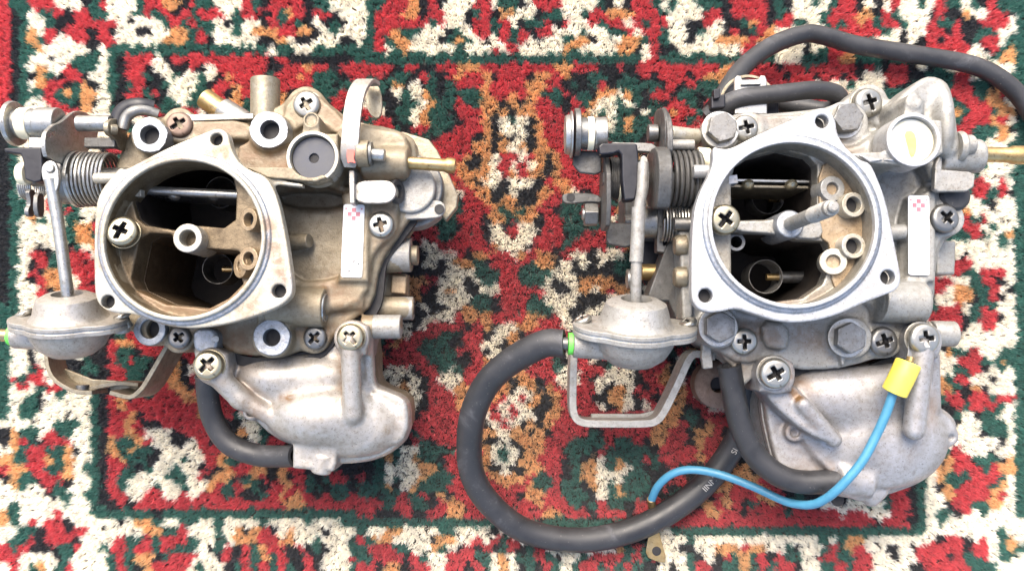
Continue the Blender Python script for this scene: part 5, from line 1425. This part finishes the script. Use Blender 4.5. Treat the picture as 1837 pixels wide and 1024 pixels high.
    # --- diaphragm
    f, e = diaphragm(c, 1142, 536, 69, 50, 'dust', 'dust')
    en = to_px(*[np.array(v) for v in e])
    zz = e[2] / zs
    pts = [(float(en[0]) + 14, float(en[1]), zz), (float(en[0]) - 26, float(en[1]) + 2, zz - 2), (908, 654, 54), (866, 700, 46), (844, 765, 36), (846, 845, 24), (878, 902, 16), (940, 950, 9), (1030, 968, 6.2), (1120, 955, 6.2), (1200, 918, 6.2), (1270, 862, 6.5), (1318, 795, 9), (1340, 735, 14), (1345, 690, 18)]
    o, hp = hose(c, pts, 5.75, 3.6, n=26)
    # lettering and glue mark on the hose
    def on_hose(px, py):
        best = None
        for i in range(1, len(hp) - 1):
            a, b = to_px(hp[i][0], hp[i][1], hp[i][2])
            d = math.hypot(a - px, b - py)
            if best is None or d < best[0]: best = (d, i)
        i = best[1]; t_ = hp[i + 1] - hp[i - 1]
        return hp[i], math.atan2(t_[1], t_[0])
    for txt, px, py, s in (('IINNS', 1278, 868, 3.8), ('SIC', 1322, 808, 3.8)):
        p, a = on_hose(px, py)
        n_ = np.array([-math.sin(a), math.cos(a)])
        k = 3.3
        off = np.array([-n_[0] * k, -n_[1] * k]) if False else np.array([n_[0] * k * -0.0, 0])
        tag_text(txt, s, (p[0], p[1], p[2] + 5.78), a + (0 if abs(a) < 1.6 else math.pi), M['ink'], o, 'hose_print')
    # top hoses
    hose(c, [(1262, 262, 40), (1282, 215, 34), (1302, 165, 28), (1336, 118, 20), (1385, 82, 14), (1440, 62, 11), (1475, 64, 10), (1540, 82, 8), (1640, 98, 7), (1740, 116, 6), (1795, 142, 6), (1836, 182, 6), (1870, 240, 6)], 4.35, 2.9, n=22)
    hose(c, [(1268, 210, 42), (1290, 194, 44), (1330, 176, 46), (1400, 168, 46), (1460, 162, 44), (1498, 168, 40), (1506, 186, 34), (1480, 198, 28), (1430, 190, 24), (1390, 182, 22)], 4.0, 2.6, n=20)
    # choke clip at the top left
    for x0, x1, y1, z in ((1276, 1302, 193, 50), (1376, 1398, 205, 38)):
        flat(c, [(x0, 172), (x1, 168), (x1, y1), (x0, y1 + 3)], z, 16, 'blackplastic', 'connector_housing', .8, 0)
    mk('connector_drum', *lathe(P(1342, 186, 37) * np.array([1, 1, 0]) + np.array([0, 0, 16]), (0, 0, 1), [(0, 0), (12.4, 0), (12.4, 20), (11.4, 21), (0, 21)], 52), M['blackplastic'], R, .4)
    mk('connector_rim', *lathe(P(1342, 186, 37), (0, 0, 1), [(11.6, 0), (12.9, 0), (12.9, 1.0), (11.6, 1.0)], 52, True), M['olive'], R, .2)
    flat(c, [(1318, 142), (1322, 135), (1330, 136), (1332, 143), (1362, 142), (1364, 135), (1373, 135), (1376, 143), (1377, 205), (1318, 205)], 46, 2.0, 'zinc', 'metal_clip', .6, 0, label='bright folded metal clip')
    mk('clip_fold', *prism(c.poly([(1330, 146), (1364, 145), (1366, 152), (1330, 153)], 47.4), 46 * zs, 47.4 * zs), M['zinc'], R, .4)
    flat(c, [(1280, 160), (1292, 158), (1292, 176), (1281, 178)], 52, 4, 'blackplastic', 'connector_latch', .5, 0)
    # --- linkage on the left
    mk('roller_washer', *lathe(P(1022, 242, 64), (1, 0, 0), [(0, -2), (7.6, -2), (8.2, -.8), (8.2, 0), (9.6, .2), (9.6, 1.0), (0, 1.0)], 44), M['zinc'], R, .2)
    mk('roller_disc', *lathe(P(1030, 238, 64), (1, 0, 0), [(0, 0), (9.8, 0), (9.8, 2.4), (0, 2.4)], 44), M['steel'], R, .4)
    mk('roller', *cyl(P(1038, 240, 64), P(1088, 240, 64), 6.5, 44), M['steel'], R, .5)
    mk('roller_band', *lathe(P(1059, 240, 64), (1, 0, 0), [(5, -1.3), (6.9, -1.3), (6.9, 1.3), (5, 1.3)], 44, True), M['cream'], R, .3)
    mk('roller_cap', *cyl(P(1066, 240, 64), P(1088, 240, 64), 6.75, 44), M['zinc'], R, .5)
    flat(c, [(1026, 205), (1036, 205), (1037, 266), (1042, 270), (1079, 271), (1080, 308), (1068, 313), (1040, 310), (1028, 296)], 60, 2.2, 'darksteel', 'roller_bracket', .8, 0)
    flat(c, [(1080, 262), (1100, 255), (1170, 256), (1180, 264), (1182, 275), (1145, 272), (1090, 276)], 62, 3, 'steel', 'linkage_bar', .6, 0)
    mk('linkage_shaft', *cyl(P(1080, 320, 52), P(1250, 320, 52), 4.4, 28), M['steel'], R)
    flat(c, [(1073, 262), (1080, 256), (1143, 257), (1146, 280), (1148, 318), (1140, 358), (1120, 360), (1116, 320), (1115, 278), (1110, 272), (1100, 276), (1076, 278)], 73, 7, 'blackplastic', 'plastic_stop', .8, 0, label='black plastic stop on the lever')
    hose(c, [(1154, 292, 74), (1152, 340, 74), (1146, 380, 73), (1143, 440, 72), (1141, 500, 71), (1141, 545, 69)], 2.2, None, 'dust', 'link_rod', 6)
    flat(c, [(1148, 280), (1160, 278), (1166, 300), (1164, 345), (1156, 362), (1142, 360), (1144, 330), (1150, 310)], 74, 2.4, 'dust', 'link_eye', .6, 1)
    hose(c, [(1146, 372, 73), (1143, 440, 72), (1141, 470, 71.5)], 2.75, None, 'dust', 'link_rod', 6)
    mk('nylon_washer', *lathe(P(1167, 322, 58), (1, 0, 0), [(5, -.8), (11.3, -.8), (11.3, .8), (5, .8)], 44, True), M['cream'], R, .3)
    plateX(c, [(1176, 268), (1190, 262), (1196, 300), (1192, 372), (1184, 376), (1170, 370), (1168, 300)], 1180, 66, 5.5, 'darksteel', 'spring_drum', .8)
    mk('spring_drum', *cyl(P(1168, 322, 56), P(1196, 322, 56), 11.0, 44), M['darksteel'], R, .6)
    mk('return_spring', *helix(P(1196, 320, 57), (1, 0, 0), 11.2, 0.98, 13.2, 6.2), M['darksteel'], R)
    mk('arm_plate', *lathe(P(1188, 245, 64), (1, 0, 0), [(0, -1), (11.2, -1), (11.8, 0), (11.2, 1), (0, 1)], 44), M['darksteel'], R, .3)
    plateX(c, [(1178, 200), (1190, 194), (1200, 210), (1203, 240), (1202, 280), (1190, 305), (1182, 300), (1176, 250)], 1196, 68, 2.4, 'darksteel', 'arm_plate', .5)
    mk('arm_pin', *cyl(P(1162, 239, 62), P(1180, 239, 62), 3.6, 30), M['steel'], R, .4)
    mk('arm_pin', *cyl(P(1200, 240, 58), P(1250, 246, 52), 3.4, 28), M['faceA'], R, .4)
    mk('arm_bar', *cyl(P(1204, 260, 62), P(1245, 260, 62), 2.2, 20), M['dust'], R, .3)
    mk('stop_stub', *cyl(P(1243, 308, 70), P(1285, 308, 70), 2.7, 26), M['faceB'], R, .5)
    mk('nylon_bush', *cyl(P(1250, 283, 60), P(1272, 285, 60), 4.4, 28), M['cream'], R, .5)
    mk('idle_spring', *helix(P(1092, 320, 56), (1, 0, 0), 8.6, 0.5, 4.4, 6), M['darksteel'], R)
    mk('nylon_washer', *lathe(P(1110, 322, 56), (1, 0, 0), [(4, -.5), (9.4, -.5), (9.4, .5), (4, .5)], 44, True), M['cream'], R, .2)
    plateX(c, [(1080, 280), (1092, 282), (1093, 400), (1084, 420), (1078, 400)], 1086, 58, 2.0, 'darksteel', 'throttle_lever', .5, xo=0)
    mk('lever_clip', *prism(c.poly([(1082, 308), (1102, 306), (1103, 326), (1083, 328)], 64), 58, 66), M['darksteel'], R, .5)
    flat(c, [(1008, 352), (1014, 346), (1060, 346), (1078, 352), (1080, 364), (1058, 362), (1020, 366), (1010, 362)], 52, 2.2, 'darksteel', 'small_lever', .5, 1)
    mk('lever_hole_shade', *lathe(P(1024, 354, 52.3), (0, 0, 1), [(0, -.4), (1.8, -.4), (1.8, .1), (1.1, .15), (0, -.2)], 18), M['grime_shade'], R)
    p = P(1066, 384, 48); fr = frame(p, (1, 0, 0))
    mk('hex_nut', *prism(circle(6, 5.6), -4.4, 1.5, fr), M['steel'], R, .5)
    mk('nut_stud', *cyl(P(1044, 384, 48), P(1060, 384, 48), 2.6, 24), M['zinc'], R, .4)
    flat(c, [(1088, 398), (1130, 400), (1136, 396), (1137, 440), (1120, 444), (1092, 438), (1088, 430)], 52, 2.4, 'darksteel', 'foot_plate', .8, 0)
    mk('lower_spring', *helix(P(1186, 398, 50), (1, 0, 0), 8.2, 0.5, 11.5, 9), M['zinc'], R)
    mk('lower_drum', *cyl(P(1150, 398, 44), P(1176, 398, 44), 7.2, 36), M['zinc'], R, .5)
    mk('lower_shaft', *cyl(P(1120, 398, 40), P(1250, 398, 40), 3.2, 24), M['steel'], R)
    mk('lever_strip', *prism(c.poly([(1178, 372), (1190, 372), (1190, 440), (1204, 440), (1204, 456), (1178, 452)], 46), 42, 49), M['steel'], R, .5)
    mk('shaft_bar', *cyl(P(1208, 402, 60), P(1245, 402, 60), 2.8, 22), M['steel'], R, .5)
    mk('side_bracket', *prism(smoothpoly(c.poly([(1196, 440), (1228, 412), (1240, 420), (1240, 560), (1216, 580), (1200, 540), (1160, 540), (1165, 522)], 48), 0), 36, 50), M['darksteel'], R, .8)
    mk('side_lug', *prism(c.poly([(1218, 412), (1246, 412), (1244, 570), (1225, 575), (1222, 480)], 60), 45, 62), M['castB'], R, 1.2)
    for y in (440, 497):
        a = P(1222, y, 58); mk('bracket_screw', *lathe(a, (-1, 0, 0), [(0, -2), (4.4, -2), (4.4, 1.6), (3.6, 3.0), (0, 3.4)], 30), M['olive'], R, .3)
    mk('adjuster_screw', *cyl(P(1124, 500, 40), P(1136, 500, 40), 4.2, 26), M['zinc'], R, .4)
    mk('adjuster_body', *cyl(P(1150, 488, 38), P(1182, 488, 38), 3.6, 26), M['brass'], R, .4)
    mk('gap_shade_block', *prism(c.poly([(1122, 300), (1250, 300), (1250, 432), (1122, 432)], 32), 8, 32), M['darksteel'], R, 1.5)  # dark block added under the linkage to make the shaded gaps
    mk('gap_shade_block', *prism(c.poly([(1150, 425), (1250, 425), (1250, 620), (1165, 620), (1190, 530), (1150, 470)], 30), 8, 30), M['blackplastic'], R, 1)  # black block added behind the linkage, stands in for shadow
    # bracket of the diaphragm
    strap(c, [(1030, 630), (1028, 700), (1030, 742), (1046, 758), (1090, 760), (1150, 760), (1176, 756), (1192, 738), (1216, 690), (1240, 640), (1262, 636), (1284, 640)], 26, 40, 3.2, 'dust', n=4)
    flat(c, [(1060, 742), (1150, 742), (1176, 735), (1196, 700), (1226, 640), (1236, 648), (1206, 720), (1190, 752), (1060, 757)], 29, 2, 'dust', 'bracket', .5, 0)
    flat(c, [(1262, 600), (1275, 610), (1280, 660), (1262, 662), (1258, 640)], 50, 3, 'dust', 'bracket_tab', .6, 0)
    # --- blue wire, sleeve and terminals
    w = [(1603, 702, 66), (1590, 740, 64.5), (1572, 780, 62.5), (1546, 828, 61), (1510, 870, 58), (1478, 896, 52), (1450, 905, 46), (1410, 899, 38), (1350, 872, 30), (1290, 850, 24), (1240, 842, 21), (1205, 850, 18), (1180, 872, 13), (1168, 898, 7)]
    hose(c, w, 1.85, None, 'blue', 'blue_wire', 8)
    path = catmull([P(1630, 650, 68), P(1618, 676, 67.5), P(1604, 704, 66)], 6)
    mk('yellow_sleeve', *sweep(path, 5.0, 26, 1.0), M['yellow'], R, .5, angle=50)
    mk('wire_strands', *sweep(catmull([P(1634, 640, 68), P(1632, 648, 68)], 3), 1.5, 10), M['brass'], R)
    flat(c, [(1628, 600), (1640, 588), (1662, 582), (1684, 590), (1690, 610), (1680, 630), (1664, 636), (1650, 640), (1640, 654), (1624, 648), (1630, 630)], 63.4, 1.0, 'zinc', 'wire_terminal', .2, 1)
    p = [P(x, y, 2.2) for x, y in ((1162, 905), (1172, 905), (1178, 935), (1186, 965), (1198, 1010), (1180, 1008), (1158, 998), (1162, 970), (1168, 940))]
    mk('ring_terminal', *prism(smoothpoly([(a[0], a[1]) for a in p], 1), .8, 1.7), M['brass'], R, .2)
    q_ = P(1178, 988, 1.8); mk('terminal_hole_shade', *lathe((q_[0], q_[1], 1.55), (0, 0, 1), [(0, 0), (2.2, 0), (2.2, .25), (1.7, .4), (0, .2)], 20), M['grime_shade'], R)
    mk('terminal_crimp', *cyl(P(1168, 894, 8), P(1170, 915, 3), 2.0, 16), M['brass'], R, .2)
    return c
A = build_A()
B = build_B()
